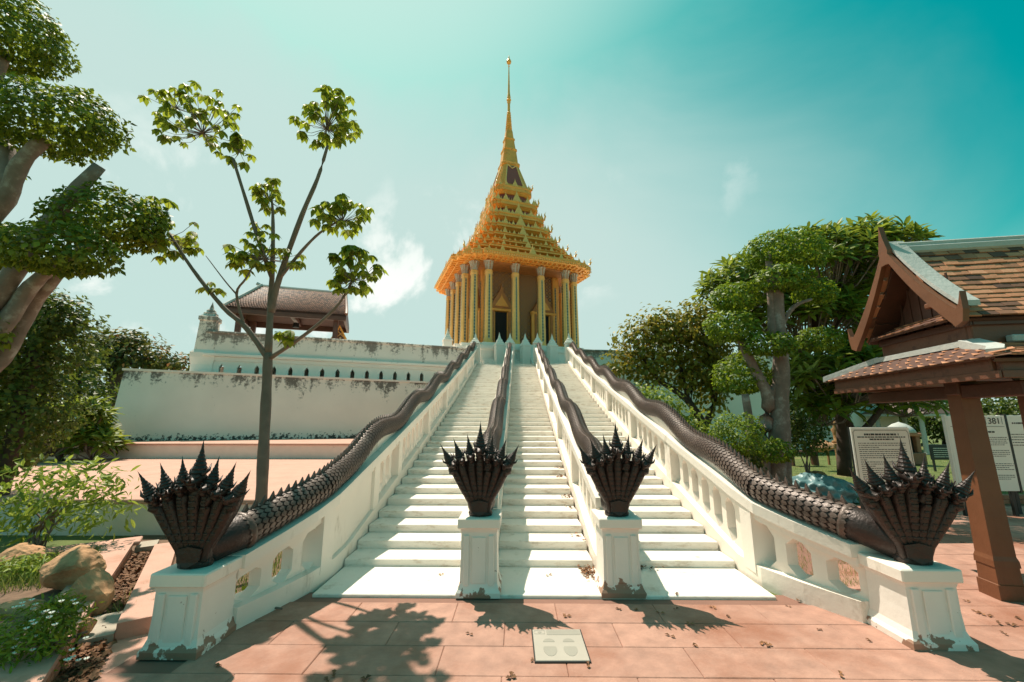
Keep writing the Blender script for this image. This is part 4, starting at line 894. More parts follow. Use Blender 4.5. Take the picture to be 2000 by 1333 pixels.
# ---- yellowing tree left of it
t = thing('broadleaf_tree', 'spreading tree with yellowing leaves right of the staircase top', 'tree', (0, 0, 0))
Yy = 14.0; b_ = lambda x, y: at(x, y, Yy)
cl = [(1250, 660, 55, 40), (1290, 640, 50, 40), (1330, 640, 60, 45), (1375, 615, 48, 35), (1365, 670, 55, 45), (1310, 695, 60, 40), (1235, 700, 48, 34), (1375, 725, 45, 42), (1270, 730, 45, 28), (1345, 740, 40, 28), (1205, 725, 28, 20), (1400, 690, 40, 60), (1390, 770, 30, 35)]
foliage([(tuple(b_(x, y)), px2(rx, ry, Yy)) for x, y, rx, ry in cl], 2.5, .19, M['leaf_yellow'], t, shell=.15, flat=.9, lump=.35)
limb([([b_(1375, 900), b_(1372, 830), b_(1340, 780), b_(1285, 740), b_(1250, 690)], .16, .05), ([b_(1374, 840), b_(1395, 780), b_(1385, 700), b_(1370, 640)], .13, .04), ([b_(1345, 785), b_(1330, 720), b_(1320, 660)], .08, .03), ([b_(1376, 860), b_(1350, 800), b_(1355, 740)], .09, .03)], M['bark_dark'], t)
# ---- frangipani trees: forking limbs ending in rosettes of long leaves
def frangipani(label, blobs, Y, nros, m, trunks, flowers=0, lsz=.40):
    t = thing('frangipani_tree', label, 'tree', (0, 0, 0)); P, D, N, S = [], [], [], []; tw = MB(); fl = MB()
    tot = sum(b[2] * b[3] for b in blobs)
    for x, y, rx, ry in blobs:
        r = px2(rx, ry, Y); c = np.array(at(x, y, Y)); root = Vector(c) - Vector((0, 0, r[2] * 1.1))
        for _ in range(int(nros * rx * ry / tot)):
            u = unit(1)[0]; u[2] = abs(u[2]) * .9 - .25; p = c + u * np.array(r) * (.45 + .55 * rng.random() ** .4); up = u * .6 + np.array([0, 0, .8]); up /= np.linalg.norm(up)
            tw.tube([root.lerp(Vector(c), .3), root.lerp(Vector(p), .55) + Vector(u * .1), Vector(p)], [.016, .013, .010], 5)
            e1 = np.cross(up, [1, .2, 0]); e1 /= np.linalg.norm(e1); e2 = np.cross(up, e1); h0 = rng.random() * 6.28
            for k in range(13):
                a = h0 + k * 2.4; el = -.25 + .085 * k; d = (e1 * math.cos(a) + e2 * math.sin(a)) * math.cos(el) + up * math.sin(el); P.append(p + up * .012 * k); D.append(d); N.append(up + d * .1); S.append(lsz * rng.uniform(.75, 1.15))
            if flowers and rng.random() < flowers:
                for _k in range(5):
                    q = p + up * .08 + rng.normal(size=3) * .05
                    for j in range(5):
                        aa = j * 1.257; fl.add([Vector(q), Vector(q + (e1 * math.cos(aa) + e2 * math.sin(aa)) * .05 + up * .02), Vector(q + (e1 * math.cos(aa + .9) + e2 * math.sin(aa + .9)) * .05 + up * .025)], [(0, 1, 2)])
    leaves('crown', LONG, np.array(P), np.array(D), np.array(N), np.array(S), m, t); tw.build('branches', M['bark'], t)['kind'] = 'stuff'
    limb(trunks, M['bark_dark'], t)
    if flowers: fl.build('flowers', M['petal'], t)['kind'] = 'stuff'
    return t
Yp = 11.5; p_ = lambda x, y, Y=Yp: at(x, y, Y)
frangipani('tall frangipani with long dark leaves behind the right cloud-pruned tree', [(1600, 520, 130, 95), (1450, 560, 75, 70), (1680, 480, 90, 55), (1700, 590, 110, 90), (1560, 620, 110, 90), (1770, 480, 40, 30)], Yp, 470, M['leaf_plum'], [([p_(1650, 930), p_(1640, 800), p_(1600, 700), p_(1590, 600)], .17, .07), ([p_(1640, 800), p_(1690, 720), p_(1700, 600)], .12, .05), ([p_(1620, 760), p_(1540, 690), p_(1480, 620)], .09, .04), ([p_(1600, 690), p_(1650, 600), p_(1680, 520)], .08, .04)])
frangipani('low spreading frangipani in the shade under the pavilion eave', [(1640, 740, 110, 70), (1720, 700, 80, 60), (1760, 790, 60, 30), (1600, 800, 60, 40)], 10.5, 200, M['leaf_plum'], [([at(1680, 960, 10.5), at(1670, 860, 10.5), at(1640, 790, 10.5)], .12, .06), ([at(1670, 860, 10.5), at(1720, 800, 10.5), at(1740, 740, 10.5)], .09, .05)])
frangipani('flowering white frangipani hedge at the left end of the big white wall', [(110, 850, 85, 50), (60, 830, 60, 50), (165, 820, 40, 40), (185, 870, 30, 35)], 12.5, 230, M['leaf_plum'], [([at(120, 950, 12.5), at(115, 880, 12.5)], .12, .08)], flowers=.45)
# ---- background trees
def bgtree(label, blobs, Y, size, m, trunk=None, dens=1.6, shell=.3, name='tree'):
    t = thing(name, label, 'tree', (0, 0, 0)); foliage([(tuple(at(x, y, Y)), px2(rx, ry, Y)) for x, y, rx, ry in blobs], dens, size, m, t, shell=shell, flat=.9, lump=.4)
    x, y, rx, ry = blobs[0]
    tr = trunk or [([Vector((at(x, y, Y).x, Y, -.1)), at(x + 3, y + ry * .6, Y), at(x, y, Y)], .02 * Y, .006 * Y)]
    br = [([at(x, y + ry * .5, Y), at(bx, by, Y)], .006 * Y, .002 * Y) for bx, by, _, _ in blobs[1:]]
    limb(tr + br, M['bark_dark'], t); return t
bgtree('rust-tinged tree rising behind the left end of the white walls', [(230, 690, 60, 45), (190, 720, 50, 60), (290, 700, 55, 30), (340, 712, 50, 18), (250, 665, 40, 22), (195, 670, 30, 25)], 24, .30, M['leaf_red'], dens=3)
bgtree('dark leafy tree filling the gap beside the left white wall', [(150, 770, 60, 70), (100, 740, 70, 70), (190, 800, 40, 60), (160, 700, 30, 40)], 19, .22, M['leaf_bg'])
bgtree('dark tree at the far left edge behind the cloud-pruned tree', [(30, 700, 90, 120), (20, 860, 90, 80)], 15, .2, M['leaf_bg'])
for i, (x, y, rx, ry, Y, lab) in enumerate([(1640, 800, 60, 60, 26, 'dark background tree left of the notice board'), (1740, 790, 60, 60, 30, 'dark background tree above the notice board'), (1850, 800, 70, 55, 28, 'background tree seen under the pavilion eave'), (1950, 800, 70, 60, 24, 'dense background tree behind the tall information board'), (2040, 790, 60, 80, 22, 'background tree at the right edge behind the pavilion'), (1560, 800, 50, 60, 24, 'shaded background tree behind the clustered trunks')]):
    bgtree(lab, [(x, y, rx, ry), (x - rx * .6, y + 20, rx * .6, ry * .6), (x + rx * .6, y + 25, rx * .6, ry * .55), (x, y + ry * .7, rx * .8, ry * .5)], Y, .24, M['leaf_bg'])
bgtree('leafy tree with shade put into its dark leaf colour below the cloud-pruned limbs at the left edge', [(60, 660, 95, 85), (20, 800, 100, 110), (-40, 640, 90, 110), (110, 620, 50, 45)], 7.0, .10, M['leaf_bg'], dens=4.6, shell=.5)  # shade on these lower clumps is put in by the darker leaf colour
# ---- shrubs
def shrub(label, blobs, Y, size, m, tpl=LEAF2, dens=1.1, shell=.3, stems=0, flat=.8, name='shrub', droop=.1):
    c0 = at(blobs[0][0], blobs[0][1], Y); t = thing(name, label, 'shrub', (c0.x, Y, 0)); t.location = (0, 0, 0)
    foliage([(tuple(at(x, y, Y)), px2(rx, ry, Y)) for x, y, rx, ry in blobs], dens, size, m, t, tpl=tpl, shell=shell, flat=flat, name='foliage', droop=droop, lump=.3)
    bx = at(blobs[0][0], blobs[0][1], Y); base = Vector((bx.x, Y, 0)); st = []
    for k in range(stems or 4): st.append(([base + Vector((random.uniform(-.1, .1), random.uniform(-.1, .1), -.03)), base.lerp(bx, .5) + Vector((random.uniform(-.15, .15), 0, 0)), bx + Vector((random.uniform(-.4, .4), random.uniform(-.2, .2), 0))], .022, .008))
    limb(st, M['stem'], t, 'stems', 6); return t
shrub('airy lime green shrub in the left garden bed behind the rocks', [(90, 985, 105, 55), (150, 950, 85, 45), (40, 990, 80, 60), (190, 1000, 60, 45), (100, 925, 90, 30), (215, 955, 35, 35)], 5.6, .13, M['leaf_shrub'], LONG, dens=1.25, shell=.15, stems=9)
shrub('light green bush beside the right balustrade below the yellowing tree', [(1290, 800, 50, 40), (1330, 830, 50, 35), (1255, 775, 30, 25), (1370, 850, 35, 25)], 11.5, .12, M['leaf_shrub'], LEAF4, dens=2.0)
shrub('round clipped dark bush left of the clustered trunks', [(1440, 850, 45, 38)], 8.4, .06, M['leaf_right'], dens=4.5, shell=.6)
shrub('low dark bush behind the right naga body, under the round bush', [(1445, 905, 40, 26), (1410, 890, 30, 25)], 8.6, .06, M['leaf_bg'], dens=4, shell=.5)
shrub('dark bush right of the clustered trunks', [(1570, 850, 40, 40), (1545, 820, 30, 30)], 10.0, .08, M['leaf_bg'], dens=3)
shrub('broad-leaved weed growing through the left balustrade opening', [(490, 1180, 22, 35)], 4.25, .12, M['leaf_young'], LEAF4, dens=.9)
# ---- left garden bed: kerb, ditch, rocks, low plants
e0, e1 = Vector((-5.05, 5.72, 0)), Vector((-2.78, 2.62, 0)); ed = (e1 - e0).normalized(); en = Vector((ed.y, -ed.x, 0))   # en points left/back of the kerb
if en.x > 0: en = -en
def bar(n, off0, off1, z0, z1, m, s0=0.0, s1=None, parent=None, kind='structure'):
    a = e0 + ed * s0; b = e0 + ed * (s1 if s1 is not None else (e1 - e0).length); mb = MB()
    mb.loft([[a + en * off0 + Vector((0, 0, z0)), a + en * off1 + Vector((0, 0, z0)), a + en * off1 + Vector((0, 0, z1)), a + en * off0 + Vector((0, 0, z1))], [b + en * off0 + Vector((0, 0, z0)), b + en * off1 + Vector((0, 0, z0)), b + en * off1 + Vector((0, 0, z1)), b + en * off0 + Vector((0, 0, z1))]])
    o = mb.build(n, m); return tag(o, kind=kind) if parent is None else keep(o, parent)
bed = MB().add([e0 + en * .2 + Vector((0, 0, .10)), e1 + en * .2 + Vector((0, 0, .10)), e1 + en * 7 + Vector((0, 0, .10)), e0 + en * 7 + Vector((0, 0, .10))], [(0, 1, 2, 3)]).build('garden_bed', M['soil']); tag(bed, kind='structure')
kb = thing('bed_kerb', 'pale pink topped brick kerb around the left garden bed', 'kerb', tuple(e0))
bar('kerb_top', .0, .30, .12, .165, M['pink2'], parent=kb)
bme = MB().box((0, 0, 0), (.05, .19, .062), ch=.006).mesh('brick'); bme.materials.append(M['brick'])
for r in range(2):
    for k in range(19):
        p = e0 + ed * (.1 + .203 * k + (.1 if r else 0)) + en * .03; keep(inst(bme, None, (p.x, p.y, .03 + .066 * r), (0, 0, math.atan2(ed.y, ed.x) - math.pi / 2), name='brick'), kb)
tb = MB().box((0, 0, 0), (.30, 3.2, .05), ch=.01); b2 = tb.build('kerb_top', M['pink2']); b2.location = tuple(e0 + en * 1.6 + Vector((0, .1, .145))); b2.rotation_euler = (0, 0, math.atan2(en.y, en.x) - math.pi / 2); keep(b2, kb)
bar('ditch', -.22, .0, -.02, -.005, M['soil'])
dk = thing('ditch_kerb', 'flat pale pink concrete kerb between the drain and the left corner pedestal', 'kerb', tuple(e0)); bar('kerb_slab', -.46, -.22, -.05, .11, M['pink2'], .1, 2.72, parent=dk)
tag(MB().add([Vector((-5.2, 5.7, -.02)), Vector((-2.5, 3.5, -.02)), Vector((-2.4, 6.8, -.02)), Vector((-6.0, 6.8, -.02))], [(0, 1, 2, 3)]).build('planting_strip', M['soil']), kind='structure')
tag(MB().add([Vector((-4.0, 4.2, -.016)), Vector((-2.4, 4.2, -.016)), Vector((-2.4, 1.2, -.016)), Vector((-2.55, 1.2, -.016)), Vector((-2.9, 3.0, -.016))], [(0, 4, 3, 2, 1)]).build('path', M['pink2']), kind='structure')
cb = thing('drain_block', 'small sandy concrete block bridging the drain', 'block', tuple(e0 + ed * 2.3)); bar('block', -.215, -.01, -.01, .05, M['concrete'], 2.25, 2.75, parent=cb)
cb = thing('drain_cover', 'concrete cover across the far end of the drain', 'cover', tuple(e0)); bar('cover', -.23, -.01, -.01, .07, M['concrete'], -.35, -.02, parent=cb)
def rock(label, x, y, Y, rx, ry, seed, sq=(1, .8, 1)):
    c = at(x, y, Y); k = Y * 1.04 / FPX; bm = bmesh.new(); bmesh.ops.create_icosphere(bm, subdivisions=4, radius=1); rs = random.Random(seed); pl = [(Vector((rs.uniform(-1, 1), rs.uniform(-1, 1), rs.uniform(-.6, 1))).normalized(), rs.uniform(.55, .85)) for _ in range(11)]
    for v in bm.verts:
        for n, d in pl:
            e = v.co.dot(n) - d
            if e > 0: v.co -= n * e * .85
        v.co += Vector([math.sin(v.co[(i + 1) % 3] * 9 + seed) * .025 + math.sin(v.co[(i + 2) % 3] * 23 + seed * 2) * .016 + math.sin(v.co[i] * 41 + v.co[(i + 1) % 3] * 30) * .008 for i in range(3)])
        v.co = Vector((v.co.x * rx * k * sq[0], v.co.y * rx * k * sq[1], v.co.z * ry * k * 1.25))
    me = bpy.data.meshes.new('rock'); bm.to_mesh(me); bm.free(); o = link('rock', me, M['rock']); o.location = (c.x, c.y, max(c.z, ry * k * .4)); return tag(o, label, 'rock', 'garden rocks')
rock('large pale sandstone boulder on the bed kerb', 145, 1108, 4.35, 46, 28, 3); rock('orange-brown sandstone boulder in front of the large pale one', 170, 1165, 4.0, 38, 38, 9)
rock('small pale rock among the low plants at the left edge', 45, 1085, 4.9, 35, 16, 5); rock('little tan stone leaning at the kerb edge', 168, 1222, 3.6, 16, 14, 8); rock('low dark red rock at the left edge of the bed', 25, 1200, 3.9, 50, 26, 12)
shrub('low bright green mound plant at the left edge of the bed', [(20, 1120, 50, 26), (65, 1110, 34, 24), (70, 1140, 28, 20), (15, 1155, 50, 26)], 4.6, .06, M['leaf_shrub'], LONG, dens=4, shell=.4)
fs = shrub('dark green ground cover with white flowers at the lower left corner', [(60, 1250, 75, 48), (105, 1210, 50, 34), (20, 1300, 80, 50), (125, 1185, 28, 20)], 3.12, .05, M['leaf_right'], LONG, dens=4, shell=.4)
pf = MB()
for k in range(34):
    q = at(random.uniform(5, 150), random.uniform(1180, 1320), 3.0) + Vector((0, random.uniform(-.1, .1), random.uniform(0, .05)))
    for j in range(5): a = j * 1.257; pf.add([q, q + Vector((math.cos(a) * .018, math.sin(a) * .018, .012)), q + Vector((math.cos(a + 1) * .018, math.sin(a + 1) * .018, .012))], [(0, 1, 2)])
pf.build('flowers', M['petal'], fs)['kind'] = 'stuff'
# ---- grass
def grass(name, n, fx, size, m=None):
    p = fx(n); d = np.c_[rng.normal(size=(n, 2)), np.zeros(n)]; return tag(leaves(name, BLADE, p, d, np.tile([0, 0, 1.], (n, 1)), size * rng.uniform(.5, 1.3, n), m or M['grass']), kind='stuff')
def lawn_pts(n):
    y = 4.8 + 17 * rng.random(n) ** 1.6; x = 3.2 + rng.random(n) * (1.0 + y * 1.35); ok = ~((y < 9.3) & (x > 3.5 + (y - 4.6) * .75)); return np.c_[x, y, np.full(n, -.03)][ok]
def _g(n): return lawn_pts(n)
P_ = lawn_pts(70000); dd = np.c_[rng.normal(size=(len(P_), 2)), np.zeros(len(P_))]
tag(leaves('lawn_grass', BLADE, P_, dd, np.tile([0, 0, 1.], (len(P_), 1)), .07 * rng.uniform(.5, 1.4, len(P_)), M['grass']), 'sunlit patchy lawn grass right of the stairs', 'grass', kind='stuff')
def bedp(n): u = rng.random(n); w = .25 + rng.random(n) * 1.4; q = np.array(e0)[None] + np.array(ed)[None] * (u * 1.3)[:, None] + np.array(en)[None] * w[:, None]; q[:, 2] = .10; return q
P_ = bedp(3500); dd = np.c_[rng.normal(size=(len(P_), 2)), np.zeros(len(P_))]
tag(leaves('bed_grass', BLADE, P_, dd, np.tile([0, 0, 1.], (len(P_), 1)), .10 * rng.uniform(.5, 1.4, len(P_)), M['grass']), 'tufted grass in the left garden bed', 'grass', kind='stuff')
def stp(n): return np.c_[-3.9 + rng.random(n) * 1.35, 3.9 + rng.random(n) * 2.8, np.full(n, -.02)]
P_ = stp(2600); dd = np.c_[rng.normal(size=(len(P_), 2)), np.zeros(len(P_))]
tag(leaves('strip_weeds', BLADE, P_, dd, np.tile([0, 0, 1.], (len(P_), 1)), .11 * rng.uniform(.4, 1.5, len(P_)), M['grass']), 'weeds and dry grass behind the left balustrade', 'grass', kind='stuff')
# ================================================================== SMALL THINGS
# photo-spot plaque
pq = thing('footprint_plaque', 'square stone plaque with two grey footprints set into the pink paving', 'plaque', (.32, 3.60, 0), R(1))
MB().box((0, 0, .004), (.415, .47, .012), ch=.003).build('border', M['frame'], pq); MB().box((0, 0, .008), (.395, .45, .012), ch=.002).build('plate', M['plaque'], pq)
def flat(poly, z, n, m, par): return MB().prism(poly, z, z + .0012).build(n, m, par)
flat([(-.085, .135), (.19, .135), (.19, .215), (-.085, .215)], .0142, 'title_strip', M['plaque_grey'], pq)
ic = MB()
for (x0, x1, y0, y1) in ((-.185, -.10, .148, .152), (-.185, -.10, .200, .204), (-.185, -.181, .148, .204), (-.104, -.10, .148, .204)): ic.prism([(x0, y0), (x1, y0), (x1, y1), (x0, y1)], .0142, .0152)
ic.prism([(-.142 + .016 * math.cos(q), .176 + .014 * math.sin(q)) for q in [i * .5236 for i in range(12)]], .0142, .0152); ic.build('camera_icon', M['plaque_grey'], pq)
for sx in (-1, 1):
    cx_ = sx * .078
    flat([(cx_ + .052 * math.cos(q) * (1 + .1 * math.sin(q)), -.085 + .085 * math.sin(q) if math.sin(q) < .55 else -.038) for q in [i * .2618 for i in range(24)]], .0142, 'footprint_sole', M['plaque_grey'], pq)
    flat([(cx_ + .046 * math.cos(q), .028 + .05 * math.sin(q)) for q in [i * .2618 for i in range(13)]], .0142, 'footprint_toe', M['plaque_grey'], pq)
def text_lines(par, w, rows, z0, x0, hgt, seed, front=-.012):
    rs = random.Random(seed); mb = MB()
    for z, ln, h in rows:
        x = x0 + (w - ln) / 2 if ln < w * .9 and h > hgt else x0
        xe = x + ln
        while x < xe - .01:
            l = rs.uniform(.012, .05) * (1.3 if h > hgt else 1)
            mb.box((x + l / 2, front, z), (min(l, xe - x), .002, h)); x += l + rs.uniform(.008, .014)
    o = mb.build('printed_text', M['ink'], par); o['kind'] = 'stuff'; return o
# notice board
s1 = thing('notice_board', 'cream notice board with a thin black border and small printed text on the lawn', 'sign', (5.98, 7.0, 0), R(2))
MB().box((0, .02, 1.10), (.98, .03, 1.0), ch=.004).build('board', M['sign'], s1); MB().box((0, .045, 1.10), (1.0, .02, 1.02)).build('backing', M['frame'], s1)
bd = MB()
for x0, x1, z0, z1 in ((-.44, .44, 1.555, 1.562), (-.44, .44, .638, .645), (-.465, -.459, .67, 1.53), (.459, .465, .67, 1.53)): bd.box(((x0 + x1) / 2, .003, (z0 + z1) / 2), (x1 - x0, .002, z1 - z0))
for sx in (-1, 1):
    for sz in (0, 1): bd.tube([(sx * .462, .003, (.67, 1.53)[sz]), (sx * .44, .003, (.665, 1.535)[sz]), (sx * .44, .003, (.642, 1.558)[sz])], .003, 4)
bd.build('border_line', M['ink'], s1)
for x in (-.42, .42): MB().box((x, .075, .55), (.05, .04, 1.15)).build('leg', M['frame'], s1)
text_lines(s1, .80, [(1.49, .56, .030), (1.448, .80, .018), (1.412, .40, .022)] + [(1.35 - .033 * i, (.80, .80, .33, .78, .80, .72, .74, .70, .1, .80, .76, .24, .66, .80, .76, .72, .72, .5)[i], .010) for i in range(18)] + [(.72, .5, .014)], 0, -.40, .016, 4, .003)
# tall information board with number
s2 = thing('information_board', 'tall pale information board numbered 381 behind the wooden post', 'sign', (8.66, 8.0, 0), R(0))
MB().box((0, .03, 1.12), (1.08, .04, 1.36), ch=.004).build('board', M['sign'], s2); MB().box((.56, .04, 1.12), (.04, .07, 1.42)).build('frame_edge', M['frame'], s2); MB().box((-.56, .04, 1.12), (.03, .06, 1.40)).build('frame_edge', M['sign'], s2)
for x in (-.45, .45): MB().box((x, .08, .3), (.06, .05, .6)).build('leg', M['frame'], s2)
text_lines(s2, .98, [(1.50, .55, .03)] + [(1.40 - .034 * i, (.98, .98, .95, .98, .9, .5, 0.05, .98, .97, .98, .9, .3, .05, .05, .98, .98, .9, .98, .6, .1, .98, .98, .9, .4)[i], .011) for i in range(24)], 0, -.47, .02, 6, .008)
MB().box((0, .006, 1.60), (1.0, .003, .006)).build('rule_line', M['ink'], s2)
def number(s, par, loc, size, rz=0):
    cu = bpy.data.curves.new('number', 'FONT'); cu.body = s; cu.size = size; cu.extrude = .001; ob = bpy.data.objects.new('tmp', cu); C.objects.link(ob); dg = bpy.context.evaluated_depsgraph_get()
    me = bpy.data.meshes.new_from_object(ob.evaluated_get(dg)); bpy.data.objects.remove(ob); o = link('number', me, None, par); me.materials.clear(); me.materials.append(M['ink']); o.location = loc; o.rotation_euler = (math.pi / 2, 0, 0); return o
number('3', s2, (.06, .005, 1.65), .16); number('381', s2, (.21, .005, 1.65), .16)
for x in (.175, .475): MB().box((x, .006, 1.71), (.004, .003, .14)).build('divider', M['ink'], s2)
s3 = thing('information_board', 'edge of a second pale board right of the numbered one', 'sign', (9.75, 8.15, 0), R(0))
MB().box((0, .03, 1.12), (1.0, .04, 1.38), ch=.004).build('board', M['sign'], s3)
for x in (-.4, .4): MB().box((x, .08, .3), (.06, .05, .6)).build('leg', M['frame'], s3)
text_lines(s3, .9, [(1.66, .5, .03)] + [(1.45 - .05 * i, .88, .014) for i in range(5)], 0, -.46, .02, 8, .008)
# brick kerb at the plaza edge
kb = thing('brick_kerb', 'low red brick kerb along the back edge of the plaza', 'kerb', (9.5, 9.2, 0))
bm2 = MB().box((0, 0, 0), (.24, .14, .085), ch=.008).mesh('brick'); bm2.materials.append(M['brick'])
for r in range(2):
    for k in range(22): inst(bm2, kb, (-1.4 + .25 * k + (.125 if r else 0), random.uniform(-.008, .008), .045 + .09 * r), (0, 0, random.uniform(-.03, .03)), name='brick')
# tarp heap with straw, far garden furniture
def heap(name, label, cat, x, y, Y, rx, ry, m, seed, wr):
    c = at(x, y, Y); k = Y * 1.04 / FPX; bm = bmesh.new(); bmesh.ops.create_icosphere(bm, subdivisions=5, radius=1)
    for v in bm.verts:
        a = math.atan2(v.co.y, v.co.x); w = 1 + wr * (math.sin(a * 9 + v.co.z * 7 + seed) * .5 + math.sin(a * 17 - v.co.z * 12 + seed) * .3 + math.sin(v.co.x * 6 + v.co.z * 14 + seed) * .4)
        v.co = Vector((v.co.x * rx * k * w, v.co.y * rx * k * .7 * w, (v.co.z if v.co.z > -.3 else -.3) * ry * k * 1.5 * w))
    me = bpy.data.meshes.new(name); bm.to_mesh(me); bm.free(); me.polygons.foreach_set('use_smooth', [True] * len(me.polygons)); o = link(name, me, m); o.location = (c.x, c.y, ry * k * .42); return tag(o, label, cat)
heap('tarp_heap', 'crumpled blue-green tarpaulin heaped on the lawn', 'tarpaulin', 1592, 922, 9.6, 58, 22, M['tarp'], 2.0, .13); o = heap('straw_pile', 'brown straw pile showing behind the tarpaulin', 'straw', 1588, 898, 10.1, 24, 12, M['straw'], 5.0, .10); o.location.z = .30
tk = thing('garden_table', 'little wooden table with a carved figure far across the lawn', 'table', (12.3, 16.2, 0))
MB().box((0, 0, .80), (.95, .6, .06), ch=.01).build('table_top', M['straw'], tk)
for x in (-.4, .4):
    for y in (-.22, .22): MB().box((x, y, .39), (.06, .06, .77)).build('leg', M['straw'], tk)
fg = MB().lathe([(.16, 0), (.18, .06), (.09, .12), (.11, .35), (.15, .50), (.06, .60), (.09, .68), (.08, .76), (0, .86)], 10, (12.15, 16.2, .83)); fg.tube([(12.2, 16.2, 1.3), (12.36, 16.15, 1.5), (12.44, 16.1, 1.42)], [.05, .035, .02], 6); tag(fg.build('carved_figure', M['straw'], smooth=True), 'small brown carved figure standing on the garden table', 'figurine')
bn = thing('garden_bench', 'dark low bench beside the far garden table', 'bench', (10.9, 16.4, 0)); MB().box((0, 0, .50), (1.1, .4, .06), ch=.01).build('seat', M['wood_dark'], bn)
for x in (-.45, .45): MB().box((x, 0, .23), (.07, .34, .47)).build('leg', M['wood_dark'], bn)
rock('long pale stone block lying before the garden bench', 1605, 872, 15.0, 22, 9, 21, (1, .6, 1))
sh = thing('garden_shrine', 'small brick lantern shrine with grey dome far behind the notice board', 'shrine', (15.3, 17.0, 0), R(10)); sh.scale = (.8, .8, .88)
MB().box((0, 0, .25), (1.15, 1.15, .5), ch=.03).build('base', M['brick'], sh)
for x in (-.36, .36):
    for y in (-.36, .36): MB().box((x, y, .86), (.24, .24, .72), ch=.02).build('pier', M['brick'], sh)
MB().box((0, 0, .86), (.62, .62, .7)).build('dark_niche', M['dark'], sh); MB().box((0, 0, 1.28), (1.1, 1.1, .14), ch=.03).build('cornice', M['brick'], sh)
MB().lathe([(.60, 1.35), (.58, 1.45), (.46, 1.60), (.26, 1.74), (.08, 1.80), (0, 1.84)], 16, (0, 0, 0)).build('dome', M['flash'], sh, smooth=True)
ss = thing('small_sign', 'small black sign standing right of the brick shrine', 'sign', (14.4, 14.6, 0)); MB().box((0, 0, .62), (.75, .05, .5), ch=.01).build('board', M['frame'], ss)
for x in (-.3, .3): MB().box((x, .01, .2), (.05, .05, .42)).build('leg', M['frame'], ss)
text_lines(ss, .6, [(.75 - .07 * i, .55, .02) for i in range(5)], 0, -.28, .03, 3, -.03).data.materials[0] = M['sign']
gz = thing('garden_gazebo', 'distant cream gazebo with orange tiled hip roof beyond the lawn', 'gazebo', (21.0, 22.5, 0), R(15))
MB().loft([[(-1.5, -1.5, 2.0), (1.5, -1.5, 2.0), (1.5, 1.5, 2.0), (-1.5, 1.5, 2.0)], [(-.6, -.1, 2.75), (.6, -.1, 2.75), (.6, .1, 2.75), (-.6, .1, 2.75)]]).build('roof', M['tile_far'], gz); MB().box((0, 0, 1.93), (2.9, 2.9, .16), ch=.03).build('eave', M['flash'], gz)
for x in (-1, 1):
    for y in (-1, 1): MB().lathe([(.13, 0), (.11, .2), (.10, 1.7), (.2, 1.86)], 10, (x, y, 0)).build('post', M['flash'], gz)
# ---- fallen leaves
FLM = []
for k in range(3):
    mb = MB(); rs = random.Random(k)
    for j in range(2 + k % 2):
        a = rs.uniform(0, 6.28); l, w = rs.uniform(.045, .07), rs.uniform(.016, .026); d = Vector((math.cos(a), math.sin(a), 0)); e = Vector((-d.y, d.x, 0)); o_ = Vector((rs.uniform(-.015, .015), rs.uniform(-.015, .015), .004))
        mb.add([o_, o_ + d * l * .5 + e * w + Vector((0, 0, .018)), o_ + d * l + Vector((0, 0, .006)), o_ + d * l * .5 - e * w + Vector((0, 0, .014)), o_ + d * l * .5 + Vector((0, 0, .003))], [(0, 1, 4), (1, 2, 4), (2, 3, 4), (3, 0, 4)])
    m_ = mb.mesh('fallen_leaf'); m_.materials.append(M['dead']); FLM.append(m_)
spots = [(918, 1239), (1392, 1187), (1320, 1165), (1310, 1243), (1348, 1220), (1355, 1262), (1320, 1190), (1000, 1322), (1245, 1192), (1290, 1198), (1107, 1205), (1420, 1205), (1640, 1318), (1500, 1260), (1485, 1257), (1540, 1185), (1560, 1172), (1700, 1252), (1905, 1195), (1915, 1200), (1930, 1203), (1952, 1218), (1978, 1222), (1985, 1208), (1962, 1238), (1890, 1175), (1905, 1088), (1925, 1120), (1880, 1060), (1985, 1110), (650, 1318), (712, 1330), (430, 1300), (640, 1330), (1240, 1105), (870, 1108), (1072, 1128), (862, 1127), (1210, 1190), (1150, 1300), (1040, 1290), (1600, 1230)]
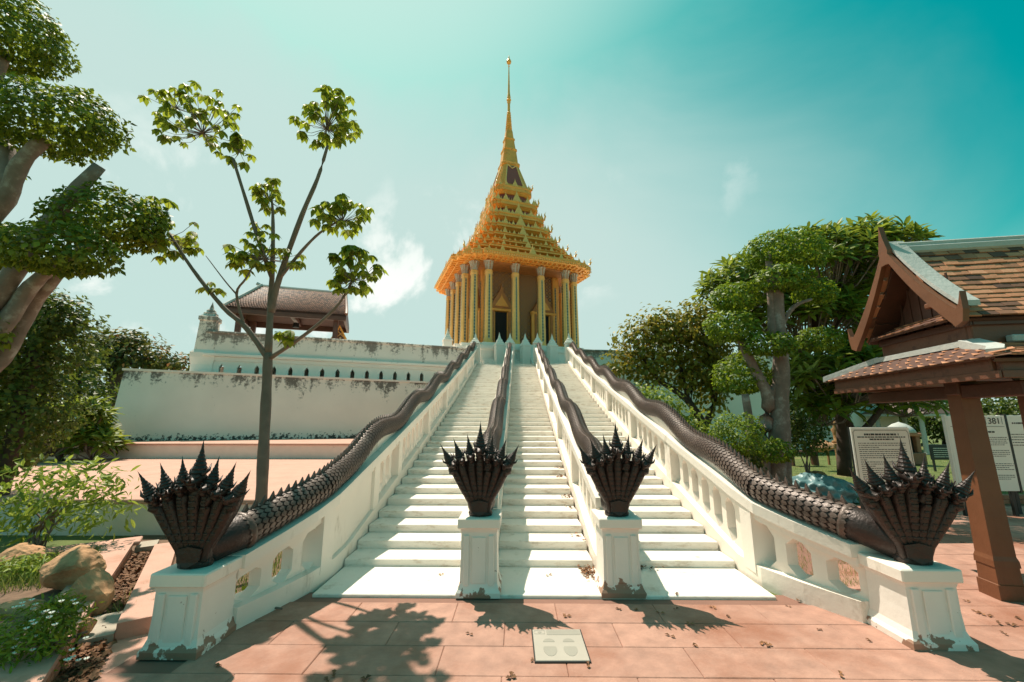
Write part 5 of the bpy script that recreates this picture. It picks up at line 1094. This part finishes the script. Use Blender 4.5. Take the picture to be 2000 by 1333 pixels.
for i, (x, y) in enumerate(spots):
    q = onz(x, y, .002); o = inst(FLM[i % 3], None, (q.x, q.y, .022 if (4.5 < q.y < 5.2 and -2 < q.x < 2.5) else .002), (0, 0, random.uniform(0, 6.28)), (random.uniform(.45, .8),) * 3, 'fallen_leaf'); tag(o, 'dry brown fallen leaf ' + ('in the tree shadow left of the footprint plaque' if x < 950 else 'close around the footprint plaque' if x < 1180 and y > 1180 else 'on the white landing at the foot of the stairs' if y < 1135 and x < 1400 else 'between the plaque and the right balustrade' if x < 1700 else 'right of the corner pedestal, by the wooden post'), 'leaf', 'fallen leaves on the paving')
def litter(name, label, cx, cy, zf_, n, sx, sy, parent=None):
    pos = np.c_[rng.normal(cx, sx, n), rng.normal(cy, sy, n), np.zeros(n)]; pos[:, 2] = [zf_(p) for p in pos]; return tag(leaves(name, LEAF2, pos, np.c_[rng.normal(size=(n, 2)), rng.normal(size=n) * .3], np.tile([0, 0, 1.], (n, 1)) + rng.normal(size=(n, 3)) * .3, rng.uniform(.03, .06, n), M['dead']), label, 'leaves', kind='stuff')
litter('leaf_litter', 'drift of dry leaves against the right middle pedestal at the landing', .80, 5.08, lambda p: .03 + rng.random() * .03, 110, .06, .09)
litter('leaf_litter', 'thin line of dry leaves at the foot of the right flight', 1.36, 5.20, lambda p: .03 + rng.random() * .02, 50, .12, .03)
for k in (1, 3, 4, 6, 7): litter('leaf_litter', 'dry leaves caught on the %s step of the middle flight' % ('', 'second', '', 'fourth', 'fifth', '', 'seventh', 'eighth')[k], .80, Y0 + k * TR + .2, lambda p: zn(k + 1) + .006 + rng.random() * .015, 14 + (16 if k in (4, 6) else 0), .05, .07)
litter('ditch_litter', 'thick brown leaf litter filling the drain beside the kerb', -3.2, 3.25, lambda p: .0 + rng.random() * .03, 10, .05, .05)
n = 1500; u = rng.random(n) * 3.9; w = -.21 + rng.random(n) * .20; pos = np.array(e0)[None] + np.array(ed)[None] * u[:, None] + np.array(en)[None] * w[:, None]; pos[:, 2] = .0 + rng.random(n) * .03
tag(leaves('drain_litter', LEAF2, pos, np.c_[rng.normal(size=(n, 2)), rng.normal(size=n) * .3], np.tile([0, 0, 1.], (n, 1)) + rng.normal(size=(n, 3)) * .4, rng.uniform(.03, .075, n), M['dead']), 'brown dead leaves filling the drain by the garden kerb', 'leaves', kind='stuff')
